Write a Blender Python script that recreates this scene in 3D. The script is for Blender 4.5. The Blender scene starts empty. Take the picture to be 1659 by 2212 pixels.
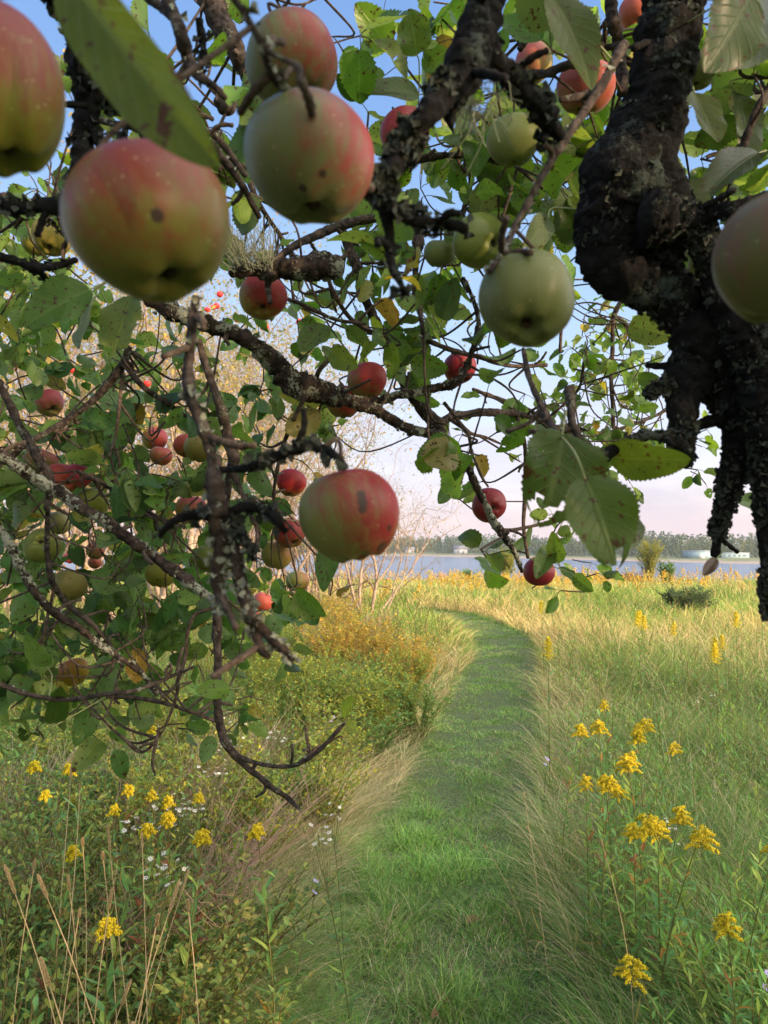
import bpy, math, random
import numpy as np
from mathutils import Vector, Matrix

sc = bpy.context.scene
COL = sc.collection
R = np.random.RandomState(7)
random.seed(7)

# ------------------------------------------------------------------ camera
F = 1597.6                     # focal length in units of a 1659 x 2212 picture
CX, CY = 829.5, 1106.0
EYE = 1.6
PITCH = math.atan((1174 - CY) / F)
cam_data = bpy.data.cameras.new('camera')
cam_data.sensor_fit = 'VERTICAL'
cam_data.sensor_height = 36.0
cam_data.sensor_width = 27.0
cam_data.lens = 26.0
cam_data.clip_start = 0.02
cam_data.clip_end = 8000
cam_data.dof.use_dof = True
cam_data.dof.focus_distance = 1.9
cam_data.dof.aperture_fstop = 11.0
cam = bpy.data.objects.new('camera', cam_data)
cam.location = (0, 0, EYE)
cam.rotation_euler = (math.pi / 2 + PITCH, 0, 0)
COL.objects.link(cam)
sc.camera = cam
CF = np.array([0, math.cos(PITCH), math.sin(PITCH)])
CU = np.array([0, -math.sin(PITCH), math.cos(PITCH)])
CR = np.array([1.0, 0, 0])
CO = np.array([0, 0, EYE])

def P(x, y, d):
    return CO + d * (CF + CR * ((x - CX) / F) + CU * ((CY - y) / F))

def proj(p):
    q = np.asarray(p) - CO
    d = q @ CF
    return CX + F * (q @ CR) / d, CY - F * (q @ CU) / d, d

# ------------------------------------------------------------------ light
SUN_AZ, SUN_EL = math.radians(128), math.radians(11)     # clockwise from +Y: behind the camera, to the right
SD = np.array([math.sin(SUN_AZ) * math.cos(SUN_EL), math.cos(SUN_AZ) * math.cos(SUN_EL), math.sin(SUN_EL)])
sun = bpy.data.lights.new('sun', 'SUN')
sun.energy = 5.0
sun.angle = math.radians(1.0)
sun.color = (1.0, 0.70, 0.44)
so = bpy.data.objects.new('sun', sun)
so.rotation_euler = Vector(SD).to_track_quat('Z', 'Y').to_euler()
so.location = (20, -20, 20)
COL.objects.link(so)

w = bpy.data.worlds.new('World')
sc.world = w
w.use_nodes = True
nt = w.node_tree
N, L = nt.nodes, nt.links
N.clear()
out = N.new('ShaderNodeOutputWorld')
bg1 = N.new('ShaderNodeBackground'); bg2 = N.new('ShaderNodeBackground'); add = N.new('ShaderNodeAddShader')
sky = N.new('ShaderNodeTexSky')
sky.sky_type = 'NISHITA'; sky.sun_disc = False
sky.sun_elevation = SUN_EL; sky.sun_rotation = SUN_AZ
sky.air_density = 1.0; sky.dust_density = 2.0; sky.ozone_density = 1.5
L.new(sky.outputs[0], bg1.inputs[0]); bg1.inputs[1].default_value = 0.05
tc = N.new('ShaderNodeTexCoord')
sep = N.new('ShaderNodeSeparateXYZ'); L.new(tc.outputs['Generated'], sep.inputs[0])
# evening clouds: soft mauve banks low over the water
mp = N.new('ShaderNodeMapping'); mp.inputs['Scale'].default_value = (2.2, 2.2, 9.0)
L.new(tc.outputs['Generated'], mp.inputs[0])
ns = N.new('ShaderNodeTexNoise'); ns.inputs['Scale'].default_value = 2.0; ns.inputs['Detail'].default_value = 6; ns.inputs['Roughness'].default_value = 0.6
L.new(mp.outputs[0], ns.inputs['Vector'])
ramp = N.new('ShaderNodeValToRGB')
cr = ramp.color_ramp
stops = [(0.0, (0.90, 0.72, 0.76)), (0.035, (0.88, 0.74, 0.80)), (0.09, (0.82, 0.78, 0.90)), (0.17, (0.66, 0.74, 0.93)), (0.30, (0.42, 0.60, 0.88)), (0.50, (0.21, 0.38, 0.74)), (1.0, (0.08, 0.20, 0.55))]
cr.elements[0].position = 0; cr.elements[0].color = stops[0][1] + (1,)
cr.elements[1].position = 1; cr.elements[1].color = stops[-1][1] + (1,)
for p_, c_ in stops[1:-1]:
    e = cr.elements.new(p_); e.color = c_ + (1,)
L.new(sep.outputs['Z'], ramp.inputs[0])
cramp = N.new('ShaderNodeValToRGB')
cramp.color_ramp.elements[0].position = 0.46; cramp.color_ramp.elements[1].position = 0.62
L.new(ns.outputs[0], cramp.inputs[0])
band = N.new('ShaderNodeValToRGB')
b_ = band.color_ramp
b_.elements[0].position = 0.0; b_.elements[0].color = (0, 0, 0, 1)
b_.elements[1].position = 0.26; b_.elements[1].color = (0, 0, 0, 1)
e = b_.elements.new(0.05); e.color = (1, 1, 1, 1)
e = b_.elements.new(0.17); e.color = (0.6, 0.6, 0.6, 1)
L.new(sep.outputs['Z'], band.inputs[0])
mm = N.new('ShaderNodeMath'); mm.operation = 'MULTIPLY'
L.new(cramp.outputs[0], mm.inputs[0]); L.new(band.outputs[0], mm.inputs[1])
mm2 = N.new('ShaderNodeMath'); mm2.operation = 'MULTIPLY'; mm2.inputs[1].default_value = 0.8
L.new(mm.outputs[0], mm2.inputs[0])
mx = N.new('ShaderNodeMix'); mx.data_type = 'RGBA'
L.new(mm2.outputs[0], mx.inputs['Factor']); L.new(ramp.outputs[0], mx.inputs['A'])
mx.inputs['B'].default_value = (0.66, 0.58, 0.74, 1)
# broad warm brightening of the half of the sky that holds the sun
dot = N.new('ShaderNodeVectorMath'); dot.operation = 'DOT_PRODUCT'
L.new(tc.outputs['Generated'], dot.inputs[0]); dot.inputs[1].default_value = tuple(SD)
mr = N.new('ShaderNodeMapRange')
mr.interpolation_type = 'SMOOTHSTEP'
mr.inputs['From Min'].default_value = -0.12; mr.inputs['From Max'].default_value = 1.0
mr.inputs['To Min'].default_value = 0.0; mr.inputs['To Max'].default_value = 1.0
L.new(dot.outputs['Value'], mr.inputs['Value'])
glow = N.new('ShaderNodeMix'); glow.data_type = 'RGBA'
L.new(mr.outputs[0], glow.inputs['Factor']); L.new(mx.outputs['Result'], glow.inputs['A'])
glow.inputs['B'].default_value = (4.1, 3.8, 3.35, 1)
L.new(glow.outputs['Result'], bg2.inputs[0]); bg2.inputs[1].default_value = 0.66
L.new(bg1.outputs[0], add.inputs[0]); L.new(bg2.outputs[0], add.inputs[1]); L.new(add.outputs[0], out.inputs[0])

sc.view_settings.view_transform = 'Standard'
sc.view_settings.look = 'None'
sc.view_settings.gamma = 1
sc.view_settings.exposure = 0.62
sc.cycles.use_denoising = True
sc.cycles.max_bounces = 6
sc.cycles.diffuse_bounces = 3
sc.cycles.glossy_bounces = 2
sc.cycles.transmission_bounces = 3
sc.cycles.transparent_max_bounces = 6
sc.cycles.sample_clamp_indirect = 6

# ------------------------------------------------------------------ helpers
def tag(o, label=None, cat=None, group=None, kind=None):
    if label: o['label'] = label
    if cat: o['category'] = cat
    if group: o['group'] = group
    if kind: o['kind'] = kind
    return o

def empty(name, loc=(0, 0, 0), parent=None):
    o = bpy.data.objects.new(name, None)
    o.empty_display_size = 0.1
    o.location = loc
    o.parent = parent
    COL.objects.link(o)
    return o

def make_mesh(name, V, Fq, mat, attrs=None, smooth=True):
    """V (n,3); Fq list of index arrays (m,3) or (m,4); attrs {name:(kind,array)} on points"""
    me = bpy.data.meshes.new(name)
    V = np.ascontiguousarray(V, dtype=np.float32)
    Fq = [f for f in Fq if len(f)]
    me.vertices.add(len(V)); me.vertices.foreach_set('co', V.ravel())
    nl = sum(f.size for f in Fq); nf = sum(len(f) for f in Fq)
    me.loops.add(nl); me.polygons.add(nf)
    me.loops.foreach_set('vertex_index', np.concatenate([f.ravel() for f in Fq]).astype(np.int32))
    tot = np.concatenate([np.full(len(f), f.shape[1]) for f in Fq])
    st = np.concatenate([[0], np.cumsum(tot)[:-1]]).astype(np.int32)
    me.polygons.foreach_set('loop_start', st)
    me.polygons.foreach_set('use_smooth', np.full(nf, smooth, dtype=bool))
    me.update(calc_edges=True)
    for k, (kind, arr) in (attrs or {}).items():
        a = me.attributes.new(k, kind, 'POINT')
        arr = np.ascontiguousarray(arr, dtype=np.float32)
        if kind == 'FLOAT_COLOR':
            if arr.shape[1] == 3: arr = np.hstack([arr, np.ones((len(arr), 1), np.float32)])
            a.data.foreach_set('color', arr.ravel())
        elif kind == 'FLOAT_VECTOR': a.data.foreach_set('vector', arr.ravel())
        else: a.data.foreach_set('value', arr.ravel())
    if mat: me.materials.append(mat)
    return me

def obj(name, me, parent=None, loc=None):
    o = bpy.data.objects.new(name, me)
    if parent: o.parent = parent
    if loc is not None: o.location = loc
    COL.objects.link(o)
    return o

class Acc:
    """collects pieces that belong to ONE part"""
    def __init__(s): s.V = []; s.F = []; s.A = {}; s.n = 0
    def add(s, V, Fs, attrs=None):
        s.V.append(V)
        for f in Fs: s.F.append(np.asarray(f) + s.n)
        for k, (kind, a) in (attrs or {}).items(): s.A.setdefault(k, (kind, []))[1].append(a)
        s.n += len(V)
    def mesh(s, name, mat):
        if not s.V: return None
        q = [f for f in s.F if f.shape[1] == 4]; t = [f for f in s.F if f.shape[1] == 3]
        Fs = ([np.vstack(q)] if q else []) + ([np.vstack(t)] if t else [])
        return make_mesh(name, np.vstack(s.V), Fs, mat, {k: (kd, np.concatenate(a)) for k, (kd, a) in s.A.items()})
    def build(s, name, mat, parent=None, loc=None):
        me = s.mesh(name, mat)
        return obj(name, me, parent, loc) if me else None

def smoothstep(a, b, x):
    t = np.clip((x - a) / (b - a), 0, 1); return t * t * (3 - 2 * t)

def vnoise(x, y, s=0):
    """cheap value noise in the plane, 0..1"""
    xi = np.floor(x).astype(np.int64); yi = np.floor(y).astype(np.int64)
    fx = x - xi; fy = y - yi
    fx = fx * fx * (3 - 2 * fx); fy = fy * fy * (3 - 2 * fy)
    def h(a, b):
        v = (a * 374761393 + b * 668265263 + s * 362437) & 0x7fffffff
        v = ((v ^ (v >> 13)) * 1274126177) & 0x7fffffff
        return ((v ^ (v >> 16)) & 0xffff) / 65535.0
    return (h(xi, yi) * (1 - fx) + h(xi + 1, yi) * fx) * (1 - fy) + (h(xi, yi + 1) * (1 - fx) + h(xi + 1, yi + 1) * fx) * fy

def catmull(pts, n):
    pts = np.asarray(pts, float)
    if len(pts) == 2:
        t = np.linspace(0, 1, max(n, 2))[:, None]
        return pts[0] * (1 - t) + pts[1] * t
    P0 = np.vstack([2 * pts[0] - pts[1], pts, 2 * pts[-1] - pts[-2]])
    o = []
    m = len(pts) - 1
    for i in range(m):
        k = n // m + 1
        t = np.linspace(0, 1, k, endpoint=(i == m - 1))[:, None]
        a, b, c, d = P0[i], P0[i + 1], P0[i + 2], P0[i + 3]
        o.append(0.5 * ((2 * b) + (-a + c) * t + (2 * a - 5 * b + 4 * c - d) * t * t + (-a + 3 * b - 3 * c + d) * t ** 3))
    return np.vstack(o)

def tube(C, rad, sides=6, rough=0.0, seed=0, caps=True):
    """tube round points C (n,3) with radii; parallel-transport frames"""
    C = np.asarray(C, float); n = len(C)
    rad = np.broadcast_to(np.asarray(rad, float), (n,)).copy()
    T = np.gradient(C, axis=0); T /= (np.linalg.norm(T, axis=1)[:, None] + 1e-12)
    up = np.array([0.13, 0.31, 0.94]) if abs(T[0][2]) < 0.8 else np.array([0.95, 0.1, 0.2])
    U = np.zeros_like(C)
    u = np.cross(T[0], up); u /= np.linalg.norm(u)
    for i in range(n):
        u = u - T[i] * (u @ T[i]); u /= (np.linalg.norm(u) + 1e-12); U[i] = u
    W = np.cross(T, U)
    a = np.linspace(0, 2 * math.pi, sides, endpoint=False)
    rr = rad[:, None] * np.ones((1, sides))
    if rough > 0:
        s = np.cumsum(np.r_[0, np.linalg.norm(np.diff(C, axis=0), axis=1)])
        rm = max(rad.max(), 1e-5)
        for o_, (fs, am) in enumerate(((1.2, 0.5), (3.0, 0.35), (7.0, 0.22))):
            ang = (a / (2 * math.pi) * max(3, round(4 * fs)))
            # wrap noise by mirroring round the ring
            ang = np.abs(ang - ang.max() / 2)
            rr = rr * (1 + rough * am * 2 * (vnoise(ang[None, :] + seed * 3.1 + 0 * s[:, None], s[:, None] / rm * 0.55 * fs + 17 * o_ + 0 * ang[None, :], seed + o_) - 0.5))
    V = C[:, None, :] + rr[:, :, None] * (np.cos(a)[None, :, None] * U[:, None, :] + np.sin(a)[None, :, None] * W[:, None, :])
    V = V.reshape(-1, 3)
    i = np.arange(n - 1)[:, None]; j = np.arange(sides)[None, :]; j2 = (j + 1) % sides
    Q = np.stack([i * sides + j, i * sides + j2, (i + 1) * sides + j2, (i + 1) * sides + j], -1).reshape(-1, 4)
    Fs = [Q]
    if caps:
        V = np.vstack([V, C[0] - T[0] * rad[0] * 0.4, C[-1] + T[-1] * rad[-1] * 0.6])
        jj = np.arange(sides); k2 = (jj + 1) % sides
        Fs.append(np.stack([np.full(sides, n * sides), k2, jj], -1))
        b0 = (n - 1) * sides
        Fs.append(np.stack([np.full(sides, n * sides + 1), b0 + jj, b0 + k2], -1))
    return V, Fs

def norm(v): return v / (np.linalg.norm(v, axis=-1, keepdims=True) + 1e-12)

def leaf_batch(pos, d, nrm, Ln, Wd, tint, S=7, cols=5, tooth=0.0, fold=0.25, curl=0.5, cup=0.0, taper=(0.55, 0.9), rng=R, hole=0.0):
    """many leaves: base at pos, running along d, face normal nrm. returns V, F, attrs"""
    n = len(pos)
    d = norm(d); nrm = norm(nrm - d * (nrm * d).sum(1, keepdims=True)); sd = np.cross(d, nrm)
    v = np.linspace(0, 1, S)
    prof = (v ** taper[0]) * ((1 - v) ** taper[1]); prof = prof / prof.max()
    prof[0] = max(prof[0], 0.02)
    u = np.linspace(-1, 1, cols)
    pr = np.tile(prof[None, :, None], (n, 1, cols)) * np.ones((1, 1, cols))
    uu = np.tile(u[None, None, :], (n, S, 1))
    if tooth > 0:
        alt = (np.arange(S) % 2) * 2 - 1
        pr = pr * (1 + (tooth * (np.abs(u) > 0.9))[None, None, :] * alt[None, :, None] * (0.6 + 0.8 * rng.rand(n, S, 1)))
    wob = 1 + 0.12 * (rng.rand(n, 1, 2) - 0.5)
    pr = pr * np.where(u < 0, wob[:, :, :1], wob[:, :, 1:])
    W_ = np.asarray(Wd).reshape(-1, 1, 1) * 0.5; L_ = np.asarray(Ln).reshape(-1, 1, 1)
    x = uu * pr * W_
    fo = (fold * (0.4 + 1.2 * rng.rand(n, 1, 1)))
    z = np.abs(x) * fo
    cu = (curl * (rng.rand(n, 1, 1) * 1.6 - 0.5))
    vv = np.tile(v[None, :, None], (n, 1, cols))
    ang = cu * vv
    y = np.where(np.abs(cu) > 1e-3, np.sin(ang) / np.where(np.abs(cu) > 1e-3, cu, 1), vv) * L_
    zb = -np.where(np.abs(cu) > 1e-3, (1 - np.cos(ang)) / np.where(np.abs(cu) > 1e-3, cu, 1), 0) * L_
    # waviness of the margin
    ph = rng.rand(n, 1, 1) * 6.28; fr = 6 + 8 * rng.rand(n, 1, 1)
    z = z + np.abs(uu) ** 2 * 0.07 * W_ * 2 * np.sin(fr * vv + ph + uu * 1.7) * pr
    V = pos[:, None, None, :] + y[..., None] * d[:, None, None, :] + x[..., None] * sd[:, None, None, :] + (z + zb)[..., None] * nrm[:, None, None, :]
    V = V.reshape(-1, 3)
    b = (np.arange(n) * S * cols)[:, None, None]
    i = np.arange(S - 1)[None, :, None]; j = np.arange(cols - 1)[None, None, :]
    q = b + i * cols + j
    Q = np.stack([q, q + 1, q + cols + 1, q + cols], -1)
    if hole > 0:
        keep = rng.rand(n, S - 1, cols - 1) > hole
        Q = Q[keep]
    Q = Q.reshape(-1, 4)
    rnd = np.repeat(rng.rand(n), S * cols)
    luv = np.stack([uu.reshape(-1), vv.reshape(-1), rnd], -1)
    tc_ = np.repeat(tint, S * cols, axis=0)
    return V, [Q], {'luv': ('FLOAT_VECTOR', luv), 'tint': ('FLOAT_COLOR', np.hstack([tc_, np.ones((len(tc_), 1))]))}

# ------------------------------------------------------------------ materials
def new_mat(name):
    m = bpy.data.materials.new(name); m.use_nodes = True
    nt = m.node_tree; b = nt.nodes['Principled BSDF']
    return m, nt, b

def nd(nt, t, **kw):
    n = nt.nodes.new(t)
    for k, v in kw.items():
        if k in n.inputs: n.inputs[k].default_value = v
        else: setattr(n, k, v)
    return n

def math_(nt, op, a, b=None, c=None, clamp=False):
    n = nt.nodes.new('ShaderNodeMath'); n.operation = op; n.use_clamp = clamp
    for i, v in enumerate((a, b, c)):
        if v is None: continue
        if isinstance(v, (int, float)): n.inputs[i].default_value = v
        else: nt.links.new(v, n.inputs[i])
    return n.outputs[0]

def mixc(nt, f, a, b, mode='MIX'):
    n = nt.nodes.new('ShaderNodeMix'); n.data_type = 'RGBA'; n.blend_type = mode
    for s, v in (('Factor', f), ('A', a), ('B', b)):
        if isinstance(v, (int, float)): n.inputs[s].default_value = v
        elif isinstance(v, tuple): n.inputs[s].default_value = v + (1,) if len(v) == 3 else v
        else: nt.links.new(v, n.inputs[s])
    return n.outputs['Result']

def mrange(nt, v, a, b, c=0.0, d=1.0, smooth=True):
    n = nt.nodes.new('ShaderNodeMapRange'); n.interpolation_type = 'SMOOTHSTEP' if smooth else 'LINEAR'
    nt.links.new(v, n.inputs['Value'])
    for k, x in zip(('From Min', 'From Max', 'To Min', 'To Max'), (a, b, c, d)): n.inputs[k].default_value = x
    return n.outputs[0]

def noise(nt, vec, scale, detail=4, rough=0.55):
    n = nt.nodes.new('ShaderNodeTexNoise'); n.inputs['Scale'].default_value = scale
    n.inputs['Detail'].default_value = detail; n.inputs['Roughness'].default_value = rough
    if vec is not None: nt.links.new(vec, n.inputs['Vector'])
    return n

def leaf_material(name, spots=1.0, trans=0.5, rough=0.38, veins=1.0):
    m, nt, b = new_mat(name); Lk = nt.links
    luv = nd(nt, 'ShaderNodeAttribute', attribute_name='luv'); tint = nd(nt, 'ShaderNodeAttribute', attribute_name='tint')
    sp = nt.nodes.new('ShaderNodeSeparateXYZ'); Lk.new(luv.outputs['Vector'], sp.inputs[0])
    au = math_(nt, 'ABSOLUTE', sp.outputs[0])
    q = math_(nt, 'SUBTRACT', sp.outputs[1], math_(nt, 'MULTIPLY', au, 0.30))
    fr = math_(nt, 'FRACT', math_(nt, 'MULTIPLY', q, 8.0))
    side = mrange(nt, math_(nt, 'ABSOLUTE', math_(nt, 'SUBTRACT', fr, 0.5)), 0.0, 0.11, 1.0, 0.0)
    mid = mrange(nt, au, 0.02, 0.09, 1.0, 0.0)
    vein = math_(nt, 'MAXIMUM', math_(nt, 'MULTIPLY', side, 0.45), mid)
    geo = nt.nodes.new('ShaderNodeNewGeometry')
    tco = nt.nodes.new('ShaderNodeTexCoord')
    n1 = noise(nt, tco.outputs['Object'], 60, 3)
    col = mixc(nt, mrange(nt, n1.outputs[0], 0.3, 0.7, 0.0, 0.55), tint.outputs['Color'], mixc(nt, 1.0, tint.outputs['Color'], (0.62, 0.72, 0.5), 'MULTIPLY'))
    light = mixc(nt, 1.0, tint.outputs['Color'], (1.9, 1.7, 1.8), 'MULTIPLY')
    col = mixc(nt, math_(nt, 'MULTIPLY', vein, 0.28 * veins), col, light)
    # paler, greyer underside
    col = mixc(nt, math_(nt, 'MULTIPLY', geo.outputs['Backfacing'], 0.35), col, (0.20, 0.27, 0.13))
    if spots > 0:
        n2 = noise(nt, tco.outputs['Object'], 170, 2, 0.5)
        n3 = noise(nt, tco.outputs['Object'], 38, 3, 0.6)
        th = math_(nt, 'SUBTRACT', 0.695, math_(nt, 'MULTIPLY', n3.outputs[0], 0.12 * spots))
        s1 = mrange(nt, math_(nt, 'SUBTRACT', n2.outputs[0], th), 0.0, 0.02)
        edge = mrange(nt, math_(nt, 'ADD', math_(nt, 'MULTIPLY', math_(nt, 'MAXIMUM', au, sp.outputs[1]), 0.5), n3.outputs[0]), 1.09, 1.16)
        brown = math_(nt, 'MAXIMUM', s1, math_(nt, 'MULTIPLY', edge, spots))
        col = mixc(nt, math_(nt, 'MULTIPLY', brown, 0.95), col, (0.055, 0.022, 0.010))
    Lk.new(col, b.inputs['Base Color'])
    b.inputs['Roughness'].default_value = rough
    b.inputs['Specular IOR Level'].default_value = 0.25 if veins < 1 else 0.36
    bp = nt.nodes.new('ShaderNodeBump'); bp.inputs['Strength'].default_value = 0.35; bp.inputs['Distance'].default_value = 0.002
    Lk.new(math_(nt, 'ADD', vein, n1.outputs[0]), bp.inputs['Height']); Lk.new(bp.outputs[0], b.inputs['Normal'])
    tr = nt.nodes.new('ShaderNodeBsdfTranslucent')
    Lk.new(mixc(nt, 1.0, col, (1.7, 1.6, 0.75), 'MULTIPLY'), tr.inputs['Color'])
    ms = nt.nodes.new('ShaderNodeMixShader'); ms.inputs[0].default_value = trans
    Lk.new(b.outputs[0], ms.inputs[1]); Lk.new(tr.outputs[0], ms.inputs[2])
    Lk.new(ms.outputs[0], nt.nodes['Material Output'].inputs[0])
    return m

def plant_material(name, trans=0.3, rough=0.6, var=0.35, scale=25):
    m, nt, b = new_mat(name); Lk = nt.links
    tint = nd(nt, 'ShaderNodeAttribute', attribute_name='tint')
    tco = nt.nodes.new('ShaderNodeTexCoord')
    n1 = noise(nt, tco.outputs['Object'], scale, 3)
    col = mixc(nt, mrange(nt, n1.outputs[0], 0.3, 0.7, 0, var), tint.outputs['Color'], mixc(nt, 1.0, tint.outputs['Color'], (0.55, 0.6, 0.5), 'MULTIPLY'))
    Lk.new(col, b.inputs['Base Color']); b.inputs['Roughness'].default_value = rough
    b.inputs['Specular IOR Level'].default_value = 0.25
    tr = nt.nodes.new('ShaderNodeBsdfTranslucent'); Lk.new(mixc(nt, 1.0, col, (1.35, 1.3, 0.9), 'MULTIPLY'), tr.inputs['Color'])
    ms = nt.nodes.new('ShaderNodeMixShader'); ms.inputs[0].default_value = trans
    Lk.new(b.outputs[0], ms.inputs[1]); Lk.new(tr.outputs[0], ms.inputs[2])
    Lk.new(ms.outputs[0], nt.nodes['Material Output'].inputs[0])
    return m

def bark_material(name, dark, mid, lichen, amount, scale=1.0):
    m, nt, b = new_mat(name); Lk = nt.links
    tco = nt.nodes.new('ShaderNodeTexCoord'); o = tco.outputs['Object']
    n1 = noise(nt, o, 90 * scale, 6, 0.65); n2 = noise(nt, o, 22 * scale, 4, 0.6); n3 = noise(nt, o, 260 * scale, 3, 0.6)
    v = nt.nodes.new('ShaderNodeTexVoronoi'); v.inputs['Scale'].default_value = 140 * scale; Lk.new(o, v.inputs['Vector'])
    col = mixc(nt, mrange(nt, n1.outputs[0], 0.35, 0.68), dark, mid)
    lm = mrange(nt, math_(nt, 'ADD', math_(nt, 'MULTIPLY', n2.outputs[0], 0.7), math_(nt, 'MULTIPLY', n3.outputs[0], 0.3)), 0.62 - amount, 0.66 - amount)
    lc = mixc(nt, n3.outputs[0], lichen, tuple(c * 0.45 for c in lichen))
    col = mixc(nt, lm, col, lc)
    Lk.new(col, b.inputs['Base Color']); b.inputs['Roughness'].default_value = 0.95
    b.inputs['Specular IOR Level'].default_value = 0.15
    bp = nt.nodes.new('ShaderNodeBump'); bp.inputs['Strength'].default_value = 0.9; bp.inputs['Distance'].default_value = 0.004 / scale
    h = math_(nt, 'ADD', math_(nt, 'ADD', n1.outputs[0], math_(nt, 'MULTIPLY', v.outputs['Distance'], 0.5)), math_(nt, 'MULTIPLY', lm, 0.35))
    Lk.new(h, bp.inputs['Height']); Lk.new(bp.outputs[0], b.inputs['Normal'])
    return m

M_LEAF = leaf_material('apple_leaf')
M_SHRUB = leaf_material('shrub_leaf', trans=0.4, spots=0.0, veins=0.3, rough=0.55)
M_PLANT = plant_material('plant')
M_FLOWER = plant_material('flower', trans=0.25, var=0.25, scale=120)
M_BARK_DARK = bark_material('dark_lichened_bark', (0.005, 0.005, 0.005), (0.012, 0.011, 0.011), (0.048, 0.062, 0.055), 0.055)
M_BARK = bark_material('apple_bark', (0.022, 0.017, 0.015), (0.080, 0.064, 0.056), (0.20, 0.21, 0.17), 0.04)
M_TWIG = bark_material('apple_twig', (0.045, 0.031, 0.024), (0.12, 0.092, 0.075), (0.18, 0.18, 0.14), -0.02, 1.5)
M_LICHEN_BARK = bark_material('lichen_crusted_bark', (0.014, 0.010, 0.009), (0.07, 0.05, 0.04), (0.36, 0.37, 0.29), 0.10)
M_PALE_BARK = bark_material('pale_thicket_bark', (0.20, 0.14, 0.10), (0.42, 0.33, 0.25), (0.40, 0.38, 0.30), 0.0, 0.3)

m, nt, b = new_mat('lichen')
tco = nt.nodes.new('ShaderNodeTexCoord'); n1 = noise(nt, tco.outputs['Object'], 200, 4)
nt.links.new(mixc(nt, n1.outputs[0], (0.10, 0.11, 0.085), (0.27, 0.28, 0.22)), b.inputs['Base Color']); b.inputs['Roughness'].default_value = 0.9
M_LICHEN = m

m, nt, b = new_mat('apple_skin'); Lk = nt.links
tint = nd(nt, 'ShaderNodeAttribute', attribute_name='tint'); bl = nd(nt, 'ShaderNodeAttribute', attribute_name='blush'); sp_ = nd(nt, 'ShaderNodeAttribute', attribute_name='spot'); rc = nd(nt, 'ShaderNodeAttribute', attribute_name='redcol')
tco = nt.nodes.new('ShaderNodeTexCoord'); mp = nd(nt, 'ShaderNodeMapping'); mp.inputs['Scale'].default_value = (1, 1, 0.12)
Lk.new(tco.outputs['Object'], mp.inputs[0])
ns1 = noise(nt, mp.outputs[0], 150, 6, 0.7); ns2 = noise(nt, tco.outputs['Object'], 30, 4); ns3 = noise(nt, tco.outputs['Object'], 420, 2)
f = math_(nt, 'ADD', bl.outputs['Fac'], math_(nt, 'MULTIPLY', math_(nt, 'SUBTRACT', ns1.outputs[0], 0.5), 1.5))
f = math_(nt, 'ADD', f, math_(nt, 'MULTIPLY', math_(nt, 'SUBTRACT', ns2.outputs[0], 0.5), 0.75))
base = mixc(nt, mrange(nt, ns2.outputs[0], 0.35, 0.65, 0, 0.5), tint.outputs['Color'], mixc(nt, 1.0, tint.outputs['Color'], (0.75, 0.95, 0.7), 'MULTIPLY'))
col = mixc(nt, mrange(nt, f, 0.25, 1.0, 0.0, 0.95), base, rc.outputs['Color'])
vo = nt.nodes.new('ShaderNodeTexVoronoi'); vo.inputs['Scale'].default_value = 190; Lk.new(tco.outputs['Object'], vo.inputs['Vector'])
col = mixc(nt, mrange(nt, vo.outputs['Distance'], 0.05, 0.14, 0.55, 0.0), col, (0.50, 0.42, 0.22))
sf = math_(nt, 'ADD', sp_.outputs['Fac'], math_(nt, 'MULTIPLY', math_(nt, 'SUBTRACT', noise(nt, tco.outputs['Object'], 140, 4).outputs[0], 0.5), 0.9))
col = mixc(nt, mrange(nt, sf, 0.45, 0.85, 0, 0.93), col, (0.035, 0.022, 0.018))
dot_s = mrange(nt, noise(nt, tco.outputs['Object'], 75, 1).outputs[0], 0.74, 0.79, 0, 0.6)
col = mixc(nt, dot_s, col, (0.09, 0.06, 0.025))
rus = noise(nt, tco.outputs['Object'], 55, 6, 0.75)
col = mixc(nt, mrange(nt, rus.outputs[0], 0.58, 0.72, 0, 0.5), col, (0.20, 0.15, 0.06))
Lk.new(col, b.inputs['Base Color'])
b.inputs['Roughness'].default_value = 0.42; b.inputs['Specular IOR Level'].default_value = 0.4
Lk.new(mrange(nt, ns2.outputs[0], 0.3, 0.7, 0.36, 0.52), b.inputs['Roughness'])
b.inputs['Subsurface Weight'].default_value = 0.0
b.inputs['Specular IOR Level'].default_value = 0.28
bp = nt.nodes.new('ShaderNodeBump'); bp.inputs['Strength'].default_value = 0.12; bp.inputs['Distance'].default_value = 0.001
Lk.new(math_(nt, 'ADD', ns3.outputs[0], ns1.outputs[0]), bp.inputs['Height']); Lk.new(bp.outputs[0], b.inputs['Normal'])
M_APPLE = m

def plain(name, c, rough=0.7, var=0.3, scale=8, bump=0.0):
    m, nt, b = new_mat(name)
    tco = nt.nodes.new('ShaderNodeTexCoord'); n1 = noise(nt, tco.outputs['Object'], scale, 5)
    nt.links.new(mixc(nt, n1.outputs[0], tuple(x * (1 - var) for x in c), tuple(min(1, x * (1 + var)) for x in c)), b.inputs['Base Color'])
    b.inputs['Roughness'].default_value = rough
    if bump:
        bp = nt.nodes.new('ShaderNodeBump'); bp.inputs['Strength'].default_value = 0.6; bp.inputs['Distance'].default_value = bump
        nt.links.new(n1.outputs[0], bp.inputs['Height']); nt.links.new(bp.outputs[0], b.inputs['Normal'])
    return m
M_SEPAL = plain('calyx_brown', (0.06, 0.04, 0.02), 0.9, 0.4, 300)

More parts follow.
